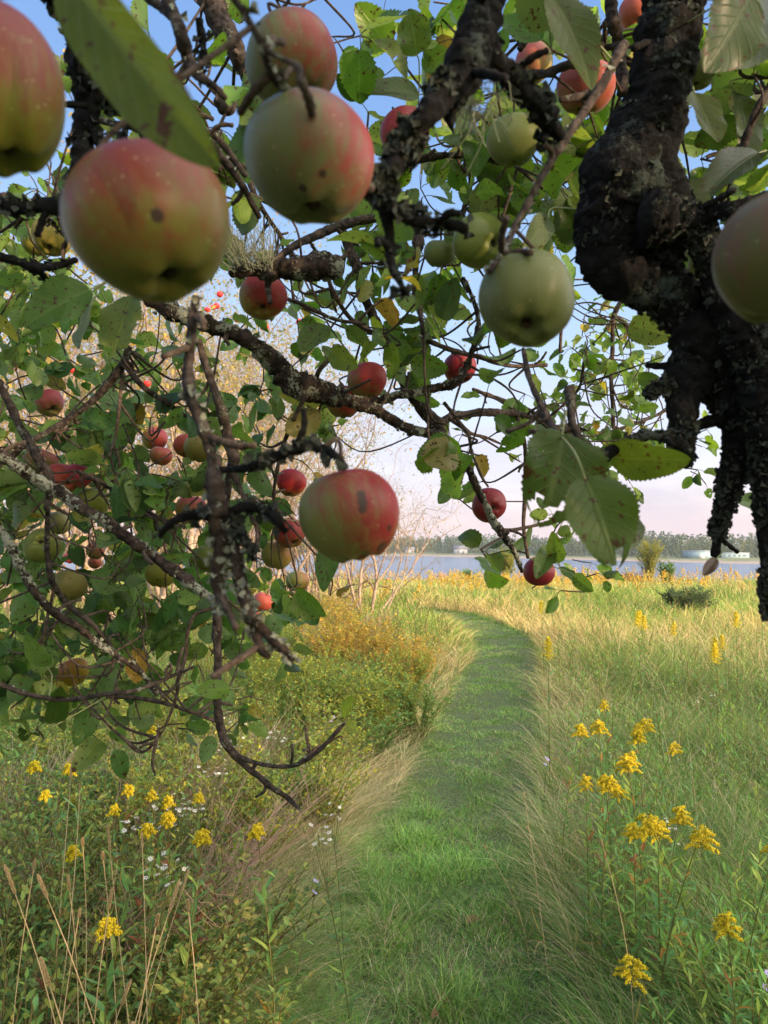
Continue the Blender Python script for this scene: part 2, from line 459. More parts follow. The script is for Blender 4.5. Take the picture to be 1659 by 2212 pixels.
# ------------------------------------------------------------------ terrain
PATH = np.array([(0.0, -6), (0.0, 0), (0.163, 2.46), (0.277, 3.52), (0.47, 4.44), (0.79, 6), (1.165, 7.84), (1.55, 9.6), (1.86, 11.6), (1.95, 13.4), (1.75, 15.2), (1.2, 16.8), (0.1, 18.2), (-1.6, 19.3), (-4, 20.2), (-8, 21), (-16, 23)])
PP = catmull(np.c_[PATH, np.zeros(len(PATH))], 150)[:, :2]

def path_dist(x, y):
    o = np.full(x.shape, 1e9); sgn = np.zeros(x.shape)
    T = np.gradient(PP, axis=0)
    for i in range(len(PP)):
        dx = x - PP[i, 0]; dy = y - PP[i, 1]
        dd = dx * dx + dy * dy
        mk = dd < o
        o = np.where(mk, dd, o)
        sgn = np.where(mk, np.sign(dx * T[i, 1] - dy * T[i, 0]), sgn)
    return np.sqrt(o), sgn

def ground_z(x, y):
    z = -1.0 * smoothstep(18, 46, y) - 8.5 * smoothstep(47, 60, y)
    z = z + 0.30 * smoothstep(0.6, 5.0, -x - 0.0) * smoothstep(-2, 3, y) * (1 - smoothstep(12, 25, y))
    z = z + (vnoise(x * 0.35, y * 0.35, 3) - 0.5) * 0.16 * smoothstep(0.5, 2.0, np.abs(x - 0.6)) + (vnoise(x * 2.2, y * 2.2, 5) - 0.5) * 0.035
    return z

def gz(x, y): return float(ground_z(np.array([float(x)]), np.array([float(y)]))[0])

xs = np.unique(np.concatenate([-np.geomspace(0.25, 1500, 95)[::-1], [0], np.geomspace(0.25, 1500, 95)]))
ys = np.unique(np.concatenate([-np.geomspace(0.5, 900, 30)[::-1], np.linspace(0, 26, 130), np.linspace(26.5, 62, 60), [70, 90]]))
X, Y = np.meshgrid(xs, ys)
Z = ground_z(X, Y)
V = np.stack([X, Y, Z], -1).reshape(-1, 3)
nx, ny = len(xs), len(ys)
i = np.arange(ny - 1)[:, None]; j = np.arange(nx - 1)[None, :]
Q = np.stack([i * nx + j, i * nx + j + 1, (i + 1) * nx + j + 1, (i + 1) * nx + j], -1).reshape(-1, 4)
pdist, _ = path_dist(V[:, 0], V[:, 1])
m, nt, b = new_mat('meadow_soil'); Lk = nt.links
tco = nt.nodes.new('ShaderNodeTexCoord')
n1 = noise(nt, tco.outputs['Object'], 1.4, 6); n2 = noise(nt, tco.outputs['Object'], 22, 5)
c1 = mixc(nt, n1.outputs[0], (0.035, 0.048, 0.018), (0.07, 0.065, 0.03)); c1 = mixc(nt, n2.outputs[0], c1, (0.035, 0.045, 0.018))
Lk.new(c1, b.inputs['Base Color']); b.inputs['Roughness'].default_value = 1.0
M_SOIL = m
g = obj('ground', make_mesh('ground', V, [Q], M_SOIL)); g['kind'] = 'structure'

# the mown path: a sheet just above the soil
s = np.linspace(0, len(PP) - 1, 260); ii = s.astype(int).clip(0, len(PP) - 2); ff = (s - ii)[:, None]
pc = PP[ii] * (1 - ff) + PP[ii + 1] * ff
T = norm(np.gradient(pc, axis=0)); Nn = np.stack([T[:, 1], -T[:, 0]], -1)
acr = np.linspace(-0.5, 0.5, 9)
PV = pc[:, None, :] + acr[None, :, None] * Nn[:, None, :] * (1 + 0.12 * (vnoise(s * 0.3, s * 0, 9) - 0.5))[:, None, None]
PV = PV.reshape(-1, 2); pz = ground_z(PV[:, 0], PV[:, 1]) + 0.012
i = np.arange(259)[:, None]; j = np.arange(8)[None, :]
Q = np.stack([i * 9 + j, i * 9 + j + 1, (i + 1) * 9 + j + 1, (i + 1) * 9 + j], -1).reshape(-1, 4)
m, nt, b = new_mat('mown_turf'); Lk = nt.links
tco = nt.nodes.new('ShaderNodeTexCoord')
n1 = noise(nt, tco.outputs['Object'], 2.5, 5); n2 = noise(nt, tco.outputs['Object'], 60, 5)
c1 = mixc(nt, n1.outputs[0], (0.07, 0.14, 0.035), (0.14, 0.18, 0.06)); c1 = mixc(nt, mrange(nt, n2.outputs[0], 0.35, 0.65), c1, (0.05, 0.055, 0.022))
Lk.new(c1, b.inputs['Base Color']); b.inputs['Roughness'].default_value = 1.0
o = obj('path', make_mesh('path', np.c_[PV, pz], [Q], m)); o['kind'] = 'structure'

# ------------------------------------------------------------------ grass and low growth: nobody could count it
def blades(x, y, h, wd, lean, leanmag, tint, segs=4, tip=0.15, rng=R):
    n = len(x)
    z = ground_z(x, y) - 0.01
    t = np.linspace(0, 1, segs + 1)
    wprof = np.clip(1 - t ** 1.6 * (1 - tip), 0.02, 1)
    base = np.stack([x, y, z], -1)
    dirv = np.stack([np.cos(lean), np.sin(lean)], -1)
    hor = leanmag[:, None] * t[None, :] ** 2.1
    ver = t[None, :] * (1 - 0.30 * np.clip(leanmag, 0, 1.6)[:, None] * t[None, :] ** 1.5)
    C = base[:, None, :] + h[:, None, None] * np.concatenate([hor[..., None] * dirv[:, None, :], ver[..., None]], -1)
    a = rng.rand(n) * math.pi
    # blades turn partly edge on, at random
    sd = np.stack([np.cos(a), np.sin(a) * 0.6, np.zeros(n)], -1)
    off = sd[:, None, :] * (wd[:, None] * 0.5 * wprof[None, :])[..., None]
    V = np.stack([C - off, C + off], 2).reshape(-1, 3)
    b = (np.arange(n) * (segs + 1) * 2)[:, None]; k = (np.arange(segs) * 2)[None, :]
    q = b + k
    Q = np.stack([q, q + 1, q + 3, q + 2], -1).reshape(-1, 4)
    tt = np.repeat(tint, (segs + 1) * 2, axis=0)
    return V, Q, tt

GREEN = np.array([(0.14, 0.29, 0.055), (0.19, 0.33, 0.07), (0.10, 0.22, 0.045), (0.26, 0.36, 0.08), (0.16, 0.31, 0.09)])
STRAW = np.array([(0.56, 0.47, 0.28), (0.46, 0.38, 0.22), (0.66, 0.54, 0.35), (0.50, 0.42, 0.24)])
def pick(pal, n, rng=R, j=0.18):
    return pal[rng.randint(0, len(pal), n)] * (1 + j * (rng.rand(n, 1) * 2 - 1))
def blade_var(tn, rng=R):
    k = rng.rand(len(tn), 1)
    return tn * (0.45 + 0.95 * k ** 0.8)

def scatter(n, d0, d1, spread=0.60, rng=R):
    d = np.exp(rng.uniform(math.log(d0), math.log(d1), n))
    x = rng.uniform(-spread, spread, n) * d
    return x, d

# mown path turf
n = 230000
k = rng_t = R.uniform(0, 1, n)
dd = np.exp(R.uniform(math.log(1.7), math.log(21), n))
ip = np.interp(dd, PP[:, 1].clip(0, 30), np.arange(len(PP)))
c = np.stack([np.interp(ip, np.arange(len(PP)), PP[:, 0]), np.interp(ip, np.arange(len(PP)), PP[:, 1])], -1)
x = c[:, 0] + R.uniform(-0.85, 0.85, n); y = dd
pd_, sg = path_dist(x, y)
kp = pd_ < 0.60 + 0.1 * R.rand(n); x, y, pd_ = x[kp], y[kp], pd_[kp]
n = len(x)
tuft = vnoise(x * 5, y * 5, 21) * 0.6 + vnoise(x * 13, y * 13, 22) * 0.4
h = (1 + 0.7 * (1 - smoothstep(2.5, 5, y))) * (0.022 + 0.11 * (1 - 0.5 * smoothstep(4, 7, y)) * tuft ** 2.2 + 0.05 * smoothstep(0.35, 0.6, pd_)) * (0.6 + 0.8 * R.rand(n))
tn = pick(GREEN, n)
tn = tn * (0.75 + 0.6 * vnoise(x * 2.1, y * 2.1, 30))[:, None]
st = R.rand(n) < 0.05 + 0.16 * smoothstep(0.5, 0.8, vnoise(x * 1.7, y * 1.7, 33)) + 0.2 * smoothstep(0.4, 0.6, pd_)
tn[st] = pick(STRAW * 0.75, st.sum())
tn = blade_var(tn) * (np.array([1.28, 1.25, 1.36]) * (0.72 + 0.5 * vnoise(x * 1.3, y * 1.9, 35))[:, None])
wd = np.maximum(0.0038, y * 0.0009)
V, Q, T_ = blades(x, y, h, wd, R.rand(n) * 6.28, 0.3 + 0.9 * R.rand(n), tn, 3)
o = obj('turf_grass', make_mesh('turf_grass', V, [Q], M_PLANT, {'tint': ('FLOAT_COLOR', T_)}))
tag(o, 'short mown green grass of the path winding to the shore', 'grass', kind='stuff')

# tall meadow grass on both sides
n = 520000
x, y = scatter(n, 1.35, 47, 0.74)
pd_, sg = path_dist(x, y)
kp = pd_ > 0.43 + 0.10 * vnoise(x * 1.5, y * 1.5, 40)
kp &= ~((y > 19.5) & (y < 24) & (sg < 0) & (x < 0) & (pd_ < 0.45))
clump = vnoise(x * 2.6, y * 2.6, 41) * 0.55 + vnoise(x * 7, y * 7, 42) * 0.45
kp &= R.rand(n) < 0.35 + 0.9 * smoothstep(0.3, 0.65, clump)
kp &= R.rand(n) > 0.75 * (sg < 0) * smoothstep(0.6, 1.3, pd_) * (1 - smoothstep(3.5, 7, y))
x, y, pd_, sg, clump = x[kp], y[kp], pd_[kp], sg[kp], clump[kp]
n = len(x)
tall = smoothstep(0.42, 1.3, pd_)
h = (0.20 + 0.10 * (sg > 0) + (0.20 - 0.08 * (sg > 0)) * tall + 0.20 * (clump - 0.4)) * (0.55 + 0.75 * R.rand(n))
h *= 1 + 0.25 * smoothstep(20, 40, y)
# lean towards the path beside it, otherwise anyhow
near = 1 - smoothstep(0.5, 1.3, pd_)
ang = np.where(sg > 0, math.pi, 0.0) + R.normal(0, 0.9, n)
ang = np.where(R.rand(n) < near * np.where(sg > 0, 0.45, 0.75), ang, R.rand(n) * 6.28)
lm = 0.25 + 0.9 * R.rand(n) + np.where(sg > 0, 0.1, 0.55) * near
tn = pick(GREEN, n)
dry = 0.26 + 0.40 * smoothstep(0.40, 0.75, vnoise(x * 0.7 + 3, y * 0.45, 44)) + 0.28 * near
dry = dry * (0.35 + 0.65 * smoothstep(1.5, 4.0, y)) * np.where((sg < 0) & (pd_ > 1.0), 0.6, 1.0)
st = R.rand(n) < dry
tn[st] = pick(STRAW, st.sum())
tn *= (0.8 + 0.45 * vnoise(x * 0.8, y * 0.8, 46))[:, None]
tn = blade_var(tn)
warm = smoothstep(4, 14, y)[:, None]
tn = tn * (1 + warm * np.array([0.22, 0.14, -0.15]))
wd = np.maximum(0.0034, y * 0.0009) * (0.6 + 0.9 * R.rand(n) ** 2)
V, Q, T_ = blades(x, y, h, wd, ang, lm, tn, 4)
o = obj('meadow_grass', make_mesh('meadow_grass', V, [Q], M_PLANT, {'tint': ('FLOAT_COLOR', T_)}))
tag(o, 'tall green and straw coloured grass of the meadow beside the path', 'grass', kind='stuff')

# low broad-leaved growth among the grass
def forb_field(name, label, n, region, hmin, hmax, pal, per=14, lmin=0.03, lmax=0.06, aspect=0.28, up=0.35, d0=1.5, d1=20, dens=None, seed=1):
    rg = np.random.RandomState(seed)
    x, y = scatter(n, d0, d1, rng=rg)
    pd_, sg = path_dist(x, y)
    kp = region(x, y, pd_, sg) > rg.rand(n)
    x, y = x[kp], y[kp]; n = len(x)
    H = rg.uniform(hmin, hmax, n) * (0.7 + 0.6 * vnoise(x * 1.3, y * 1.3, seed))
    lean = rg.rand(n) * 6.28; lm = rg.rand(n) * 0.35
    z = ground_z(x, y)
    m_ = n * per
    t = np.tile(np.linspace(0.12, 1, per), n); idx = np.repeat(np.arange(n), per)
    hh = H[idx] * t
    px = x[idx] + np.cos(lean[idx]) * lm[idx] * hh * t; py = y[idx] + np.sin(lean[idx]) * lm[idx] * hh * t
    pos = np.stack([px, py, z[idx] + hh], -1)
    a = np.tile(np.arange(per) * 2.4, n) + rg.rand(n)[idx] * 6
    upv = up + 0.9 * t ** 3
    d = np.stack([np.cos(a), np.sin(a), upv + rg.normal(0, 0.2, m_)], -1)
    nr = np.stack([-np.cos(a) * upv, -np.sin(a) * upv, np.ones(m_)], -1) + rg.normal(0, 0.25, (m_, 3))
    sc_ = np.maximum(1, (y[idx] / 6.0) ** 0.5)
    Ln = rg.uniform(lmin, lmax, m_) * (1.1 - 0.55 * t) * sc_
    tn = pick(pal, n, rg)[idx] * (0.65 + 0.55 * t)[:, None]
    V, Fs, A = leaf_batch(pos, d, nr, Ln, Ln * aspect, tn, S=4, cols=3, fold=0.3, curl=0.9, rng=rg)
    ac = Acc(); ac.add(V, Fs, A)
    # stems
    k = 4
    tt = np.linspace(0, 1, k)
    C = np.stack([x[:, None] + np.cos(lean)[:, None] * (lm * H)[:, None] * tt ** 2, y[:, None] + np.sin(lean)[:, None] * (lm * H)[:, None] * tt ** 2, z[:, None] + H[:, None] * tt], -1)
    wv = np.maximum(0.0014, y * 0.0004)
    off = np.stack([wv, 0 * wv, 0 * wv], -1)[:, None, :]
    SV = np.stack([C - off, C + off], 2).reshape(-1, 3)
    b0 = (np.arange(n) * k * 2)[:, None]; kk = (np.arange(k - 1) * 2)[None, :]
    q = b0 + kk; SQ = np.stack([q, q + 1, q + 3, q + 2], -1).reshape(-1, 4)
    st_t = np.tile(np.array([[0.16, 0.13, 0.06]]), (len(SV), 1))
    ac.add(SV, [SQ], {'luv': ('FLOAT_VECTOR', np.zeros((len(SV), 3))), 'tint': ('FLOAT_COLOR', np.hstack([st_t, np.ones((len(SV), 1))]))})
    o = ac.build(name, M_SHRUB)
    tag(o, label, 'undergrowth', kind='stuff')
    return o

FG = np.array([(0.14, 0.28, 0.07), (0.19, 0.34, 0.09), (0.11, 0.23, 0.07), (0.28, 0.37, 0.09), (0.15, 0.30, 0.12)])
FY = np.array([(0.32, 0.36, 0.07), (0.42, 0.40, 0.08), (0.24, 0.32, 0.07), (0.46, 0.34, 0.08), (0.20, 0.28, 0.07)])
forb_field('weed_undergrowth', 'leafy green weeds growing thick in the grass right of the path', 11000,
    lambda x, y, p, s: ((s > 0) & (p > 0.62)) * (0.25 + 0.75 * smoothstep(0.38, 0.6, vnoise(x * 1.4, y * 1.4, 50))) * (1 - 0.6 * smoothstep(4, 9, y)), 0.20, 0.50, FG * 1.1, d0=1.35, d1=22, seed=51, lmin=0.04, lmax=0.085, per=18)
forb_field('bank_undergrowth', 'leafy weeds and seedlings thick on the bank left of the path', 13000,
    lambda x, y, p, s: ((s < 0) & (p > 0.85)) * (0.35 + 0.65 * smoothstep(0.35, 0.6, vnoise(x * 1.4, y * 1.4, 60))), 0.2, 0.60, np.vstack([FG, FG * 0.7, FY[:2] * 0.8]), d0=1.2, d1=18, seed=61, aspect=0.4, per=16)
forb_field('leafy_stems', 'upright stems set with long narrow green leaves low on the right', 1500,
    lambda x, y, p, s: ((s > 0) & (p > 0.75)) * (0.2 + 0.8 * smoothstep(0.4, 0.6, vnoise(x * 1.8, y * 1.8, 55))), 0.35, 0.62, FG * 1.15, d0=1.35, d1=5.5, seed=56, lmin=0.055, lmax=0.10, per=26, aspect=0.18, up=0.6)
forb_field('clover_seedlings', 'small round leaved clover and seedlings scattered over the mown path', 2600,
    lambda x, y, p, s: (p < 0.5) * smoothstep(0.45, 0.7, vnoise(x * 2.4, y * 2.4, 70)), 0.02, 0.06, FG * 1.05, per=6, lmin=0.012, lmax=0.022, aspect=0.7, up=0.2, d0=1.7, d1=12, seed=71)

# ------------------------------------------------------------------ plants that can be counted
def copy_tree(o, loc, rz, s, label=None, group=None):
    c = o.copy(); COL.objects.link(c)
    c.location = loc; c.rotation_euler = (0, 0, rz); c.scale = (s, s, s)
    for ch in o.children:
        k = ch.copy(); COL.objects.link(k); k.parent = c
    if label: c['label'] = label
    if group: c['group'] = group
    return c

def const_attr(n, t):
    return {'luv': ('FLOAT_VECTOR', np.zeros((n, 3))), 'tint': ('FLOAT_COLOR', np.tile(np.array([list(t) + [1]]), (n, 1)))}

def add_tube(ac, C, r, t, sides=4, rough=0, seed=0):
    V, Fs = tube(C, r, sides, rough, seed, caps=False)
    ac.add(V, Fs, const_attr(len(V), t))

def blobs(pos, r, tints, rng, flat=0.7):
    """tiny crumpled florets: two crossed tetra-like tufts each"""
    n = len(pos)
    base = np.array([(1, 0, 0), (-0.5, 0.87, 0), (-0.5, -0.87, 0), (0, 0, 1.1), (0, 0, -0.8)])
    rot = rng.normal(0, 1, (n, 3, 3)); q, _ = np.linalg.qr(rot)
    V = pos[:, None, :] + np.einsum('nij,kj->nki', q, base) * np.asarray(r).reshape(-1, 1, 1) * (0.7 + 0.6 * rng.rand(n, 5, 1))
    f = np.array([(0, 1, 3), (1, 2, 3), (2, 0, 3), (1, 0, 4), (2, 1, 4), (0, 2, 4)])
    T = (np.arange(n) * 5)[:, None, None] + f[None]
    return V.reshape(-1, 3), T.reshape(-1, 3), np.repeat(tints, 5, axis=0)

GOLD = np.array([(0.86, 0.70, 0.03), (0.80, 0.62, 0.02), (0.90, 0.77, 0.06), (0.72, 0.58, 0.03)])

def make_goldenrod(seed, H=0.8, spike=False, nl=40, hs=0.50):
    rg = np.random.RandomState(seed)
    root = empty('goldenrod')
    st = Acc(); lean = rg.normal(0, 0.06, 2)
    t = np.linspace(0, 1, 9)
    C = np.stack([lean[0] * t ** 2 * 1.5, lean[1] * t ** 2 * 1.5, H * 0.95 * t], -1)
    add_tube(st, C, 0.0028 * (1.15 - 0.7 * t), (0.17, 0.16, 0.05), 5)
    lf = Acc()
    tl = np.linspace(0.10, 0.86, nl); pos = np.stack([np.interp(tl, t, C[:, i]) for i in range(3)], -1)
    a = np.arange(nl) * 2.4 + rg.rand() * 6; up = 0.5 + 0.5 * tl
    d = np.stack([np.cos(a), np.sin(a), up + rg.normal(0, 0.15, nl)], -1)
    nr = np.stack([-np.cos(a) * up, -np.sin(a) * up, np.ones(nl)], -1) + rg.normal(0, .15, (nl, 3))
    Ln = (0.095 - 0.045 * tl) * rg.uniform(0.8, 1.15, nl)
    tn = pick(FG * 1.1, nl, rg)
    old = rg.rand(nl) < 0.10
    tn[old] = pick(np.array([(0.40, 0.22, 0.05), (0.30, 0.12, 0.06)]), old.sum(), rg)
    V, Fs, A = leaf_batch(pos, d, nr, Ln, Ln * 0.20, tn, S=6, cols=3, fold=0.5, curl=1.3, taper=(0.6, 0.9), rng=rg)
    lf.add(V, Fs, A)
    fl = Acc(); tips = []
    top = C[-1]
    if spike:
        m_ = 420; u = rg.rand(m_) ** 0.8; rad = 0.026 * (1 - u) ** 0.5 * np.sqrt(rg.rand(m_)) + 0.002; th = rg.rand(m_) * 6.28
        lob = 1 + 0.8 * np.sin(u * 26 + th * 3)
        p = np.stack([top[0] + rad * lob * np.cos(th), top[1] + rad * lob * np.sin(th), top[2] - 0.06 + 0.13 * u], -1)
        V, T_, tt = blobs(p, rg.uniform(0.003, 0.005, m_), pick(GOLD, m_, rg), rg)
        fl.add(V, [T_], {'tint': ('FLOAT_COLOR', np.hstack([tt, np.ones((len(tt), 1))])), 'luv': ('FLOAT_VECTOR', np.zeros((len(tt), 3)))})
    else:
        nr_ = rg.randint(15, 22)
        for k in range(nr_):
            a = k * 2.4 + rg.rand(); z0 = top[2] - 0.12 * hs * (k / nr_); lr = (rg.uniform(0.035, 0.055) + 0.05 * (k / nr_)) * hs
            tt = np.linspace(0, 1, 7)
            hor = lr * tt; zz = z0 + lr * (0.75 * tt - 0.75 * tt ** 2.2)
            Rc = np.stack([top[0] + np.cos(a) * hor, top[1] + np.sin(a) * hor, zz], -1)
            add_tube(fl, Rc, 0.0011, (0.25, 0.26, 0.06), 3)
            m_ = int(2600 * lr)
            u = rg.uniform(0.15, 1, m_); p = np.stack([np.interp(u, tt, Rc[:, i]) for i in range(3)], -1)
            p += rg.normal(0, 0.0028, (m_, 3)) * (1.1 - 0.5 * u)[:, None]; p[:, 2] += 0.003
            V, T_, tc_ = blobs(p, rg.uniform(0.0014, 0.0028, m_), pick(GOLD, m_, rg), rg)
            fl.add(V, [T_], {'tint': ('FLOAT_COLOR', np.hstack([tc_, np.ones((len(tc_), 1))])), 'luv': ('FLOAT_VECTOR', np.zeros((len(tc_), 3)))})
    st.build('stem', M_PLANT, root); lf.build('foliage', M_SHRUB, root); fl.build('flower_head', M_FLOWER, root)
    return root

def make_aster(seed, H=0.6, spread=0.05, nf=14, colr=(0.78, 0.78, 0.74), fr=0.009, cat='aster'):
    rg = np.random.RandomState(seed)
    root = empty('white_aster' if cat == 'aster' else cat)
    st, lf, fl = Acc(), Acc(), Acc()
    t = np.linspace(0, 1, 8); lean = rg.normal(0, 0.08, 2)
    C = np.stack([lean[0] * t ** 2, lean[1] * t ** 2, H * 0.85 * t], -1)
    add_tube(st, C, 0.002 * (1.2 - 0.7 * t), (0.14, 0.15, 0.06), 4)
    nl = 24; tl = np.linspace(0.1, 0.95, nl); pos = np.stack([np.interp(tl, t, C[:, i]) for i in range(3)], -1)
    a = np.arange(nl) * 2.4; d = np.stack([np.cos(a), np.sin(a), 0.5 + rg.normal(0, .2, nl)], -1); nr = np.stack([-np.cos(a), -np.sin(a), np.full(nl, 2.0)], -1)
    Ln = (0.07 - 0.04 * tl); V, Fs, A = leaf_batch(pos, d, nr, Ln, Ln * 0.22, pick(FG, nl, rg), S=5, cols=3, curl=1.0, rng=rg); lf.add(V, Fs, A)
    for k in range(nf):
        a = rg.rand() * 6.28; rr = spread * math.sqrt(rg.rand()); h0 = H * 0.7 + rg.rand() * H * 0.1
        e = np.array([C[-1][0] + rr * math.cos(a), C[-1][1] + rr * math.sin(a), H + rg.normal(0, 0.02) - rr * 0.4])
        b0 = np.array([np.interp(h0, C[:, 2], C[:, 0]), np.interp(h0, C[:, 2], C[:, 1]), h0])
        add_tube(st, catmull([b0, (b0 + e) / 2 + (0, 0, -0.01), e], 5), 0.0008, (0.16, 0.18, 0.07), 3)
        npet = 9; pa = np.arange(npet) / npet * 6.28 + rg.rand()
        tilt = rg.normal(0, 0.35, 2)
        nrm = norm(np.array([tilt[0], tilt[1], 1.0]))
        ux = norm(np.cross(nrm, [0.3, 0.9, 0.1])); uy = np.cross(nrm, ux)
        d = np.cos(pa)[:, None] * ux + np.sin(pa)[:, None] * uy
        V, Fs, A = leaf_batch(np.tile(e, (npet, 1)), d, np.tile(nrm, (npet, 1)), np.full(npet, fr), np.full(npet, fr * 0.38), np.tile(np.array([colr]), (npet, 1)), S=3, cols=3, fold=0.1, curl=0.5, taper=(0.3, 0.3), rng=rg)
        fl.add(V, Fs, A)
        V, T_, tc_ = blobs(e[None] + rg.normal(0, 0.0008, (4, 3)), np.full(4, fr * 0.22), np.tile([[0.55, 0.38, 0.06]], (4, 1)), rg)
        fl.add(V, [T_], {'tint': ('FLOAT_COLOR', np.hstack([tc_, np.ones((len(tc_), 1))])), 'luv': ('FLOAT_VECTOR', np.zeros((len(tc_), 3)))})
    st.build('stem', M_PLANT, root); lf.build('foliage', M_SHRUB, root); fl.build('flower_head', M_FLOWER, root)
    return root

def make_timothy(seed, H=1.0, hl=0.07, hr=0.0030):
    rg = np.random.RandomState(seed)
    root = empty('timothy_stalk'); st, hd, lf = Acc(), Acc(), Acc()
    t = np.linspace(0, 1, 12); bend = rg.uniform(0.03, 0.30)
    C = np.stack([bend * t ** 2.2, rg.normal(0, .03) * t ** 2, (H - hl) * t], -1)
    add_tube(st, C, 0.0013 * (1.25 - 0.5 * t), (0.60, 0.46, 0.28), 5)
    dirv = norm(C[-1] - C[-2]); m_ = 900
    u = rg.rand(m_); th = rg.rand(m_) * 6.28; prof = np.minimum(1, np.minimum(u * 9 + 0.3, (1 - u) * 5 + 0.25))
    a1 = norm(np.cross(dirv, [0, 1, 0.1])); a2 = np.cross(dirv, a1)
    outv = np.cos(th)[:, None] * a1 + np.sin(th)[:, None] * a2
    pos = C[-1] + dirv * (u * hl)[:, None] + outv * (hr * 0.55 * prof)[:, None]
    V, Fs, A = leaf_batch(pos, outv + dirv * 0.9, rg.normal(0, 1, (m_, 3)), hr * 0.8 * prof + 0.0004, np.full(m_, 0.0012), pick(np.array([(0.58, 0.46, 0.28), (0.42, 0.32, 0.19), (0.68, 0.55, 0.36)]), m_, rg), S=3, cols=3, curl=0.2, rng=rg)
    hd.add(V, Fs, A)
    V, Fs = tube(np.array([C[-1], C[-1] + dirv * hl * 0.5, C[-1] + dirv * hl]), [hr * .55, hr * .6, hr * .3], 7, 0, 0); hd.add(V, Fs, const_attr(len(V), (0.46, 0.36, 0.21)))
    for k in range(2):
        z0 = rg.uniform(0.15, 0.5); a = rg.rand() * 6.28
        p = np.array([[np.interp(z0, t, C[:, 0]), 0, (H - hl) * z0]]); 
        V, Fs, A = leaf_batch(p, np.array([[math.cos(a), math.sin(a), 1.2]]), np.array([[-math.cos(a), -math.sin(a), 0.6]]), np.array([0.16]), np.array([0.007]), np.array([[0.42, 0.30, 0.15]]), S=9, cols=3, curl=2.4, rng=rg)
        lf.add(V, Fs, A)
    st.build('stem', M_PLANT, root); hd.build('seed_head', M_FLOWER, root); lf.build('leaf_blade', M_SHRUB, root)
    return root

def make_shrub(seed, H=0.9, stems=16, spread=0.5, lm=0.032, pal=None, leafy=1.0, name='leafy_shrub', aspect=0.5, stemcol=(0.16, 0.09, 0.05), lean=None):
    rg = np.random.RandomState(seed); pal = FG if pal is None else pal
    root = empty(name); st, lf = Acc(), Acc()
    P_, D_, T_ = [], [], []
    for s_ in range(stems):
        a = rg.rand() * 6.28; r0 = 0.15 * math.sqrt(rg.rand()) * spread; out_ = spread * rg.uniform(0.2, 1.0)
        hh = H * rg.uniform(0.6, 1.05)
        t = np.linspace(0, 1, 9)
        dx = r0 * math.cos(a) + out_ * math.cos(a) * t ** 1.5 + rg.normal(0, 0.02) * np.sin(t * 6)
        dy = r0 * math.sin(a) + out_ * math.sin(a) * t ** 1.5 + rg.normal(0, 0.02) * np.sin(t * 5)
        if lean is not None: dx = dx + lean[0] * hh * t ** 1.3; dy = dy + lean[1] * hh * t ** 1.3
        C = np.stack([dx, dy, hh * (t - 0.15 * t ** 3)], -1)
        add_tube(st, C, 0.0035 * (1.15 - 0.85 * t), stemcol, 4)
        axes = [(C, t)]
        for b_i in range(rg.randint(3, 7)):
            t0 = rg.uniform(0.25, 0.9); p0 = np.array([np.interp(t0, t, C[:, i]) for i in range(3)])
            aa = rg.rand() * 6.28; ll = H * rg.uniform(0.12, 0.30)
            e = p0 + ll * np.array([math.cos(aa) * 0.7, math.sin(aa) * 0.7, rg.uniform(0.4, 0.9)])
            B = catmull([p0, (p0 + e) / 2 + rg.normal(0, 0.012, 3), e], 6); add_tube(st, B, 0.0018 * np.linspace(1, 0.4, len(B)), stemcol, 3)
            axes.append((B, np.linspace(0, 1, len(B))))
        for B, tb in axes:
            ln_ = np.linalg.norm(B[-1] - B[0]); m_ = int(ln_ / 0.013 * leafy)
            if m_ < 1: continue
            u = rg.uniform(0.2, 1.0, m_); p = np.stack([np.interp(u, tb, B[:, i]) for i in range(3)], -1)
            th = rg.rand(m_) * 6.28
            d = np.stack([np.cos(th), np.sin(th), rg.uniform(0.1, 1.1, m_)], -1)
            P_.append(p); D_.append(d)
    if P_:
        p = np.vstack(P_); d = np.vstack(D_); m_ = len(p)
        nr = np.stack([-d[:, 0] * d[:, 2], -d[:, 1] * d[:, 2], np.ones(m_)], -1) + rg.normal(0, .35, (m_, 3))
        Ln = lm * rg.uniform(0.6, 1.2, m_)
        tn = pick(pal, m_, rg, 0.22)
        V, Fs, A = leaf_batch(p, d, nr, Ln, Ln * aspect, tn, S=5, cols=3, fold=0.35, curl=0.7, rng=rg); lf.add(V, Fs, A)
    st.build('stems', M_PLANT, root)
    if lf.n: lf.build('foliage', M_SHRUB, root)
    return root

def place_head(px, py, h):
    """ground point under a plant of height h whose top shows at (px, py)"""
    z = 0.0
    for _ in range(4):
        v = CF + CR * ((px - CX) / F) + CU * ((CY - py) / F)
        k = (h + z - EYE) / v[2]
        x, y = v[0] * k, v[1] * k
        z = gz(x, y)
    return x, y, z

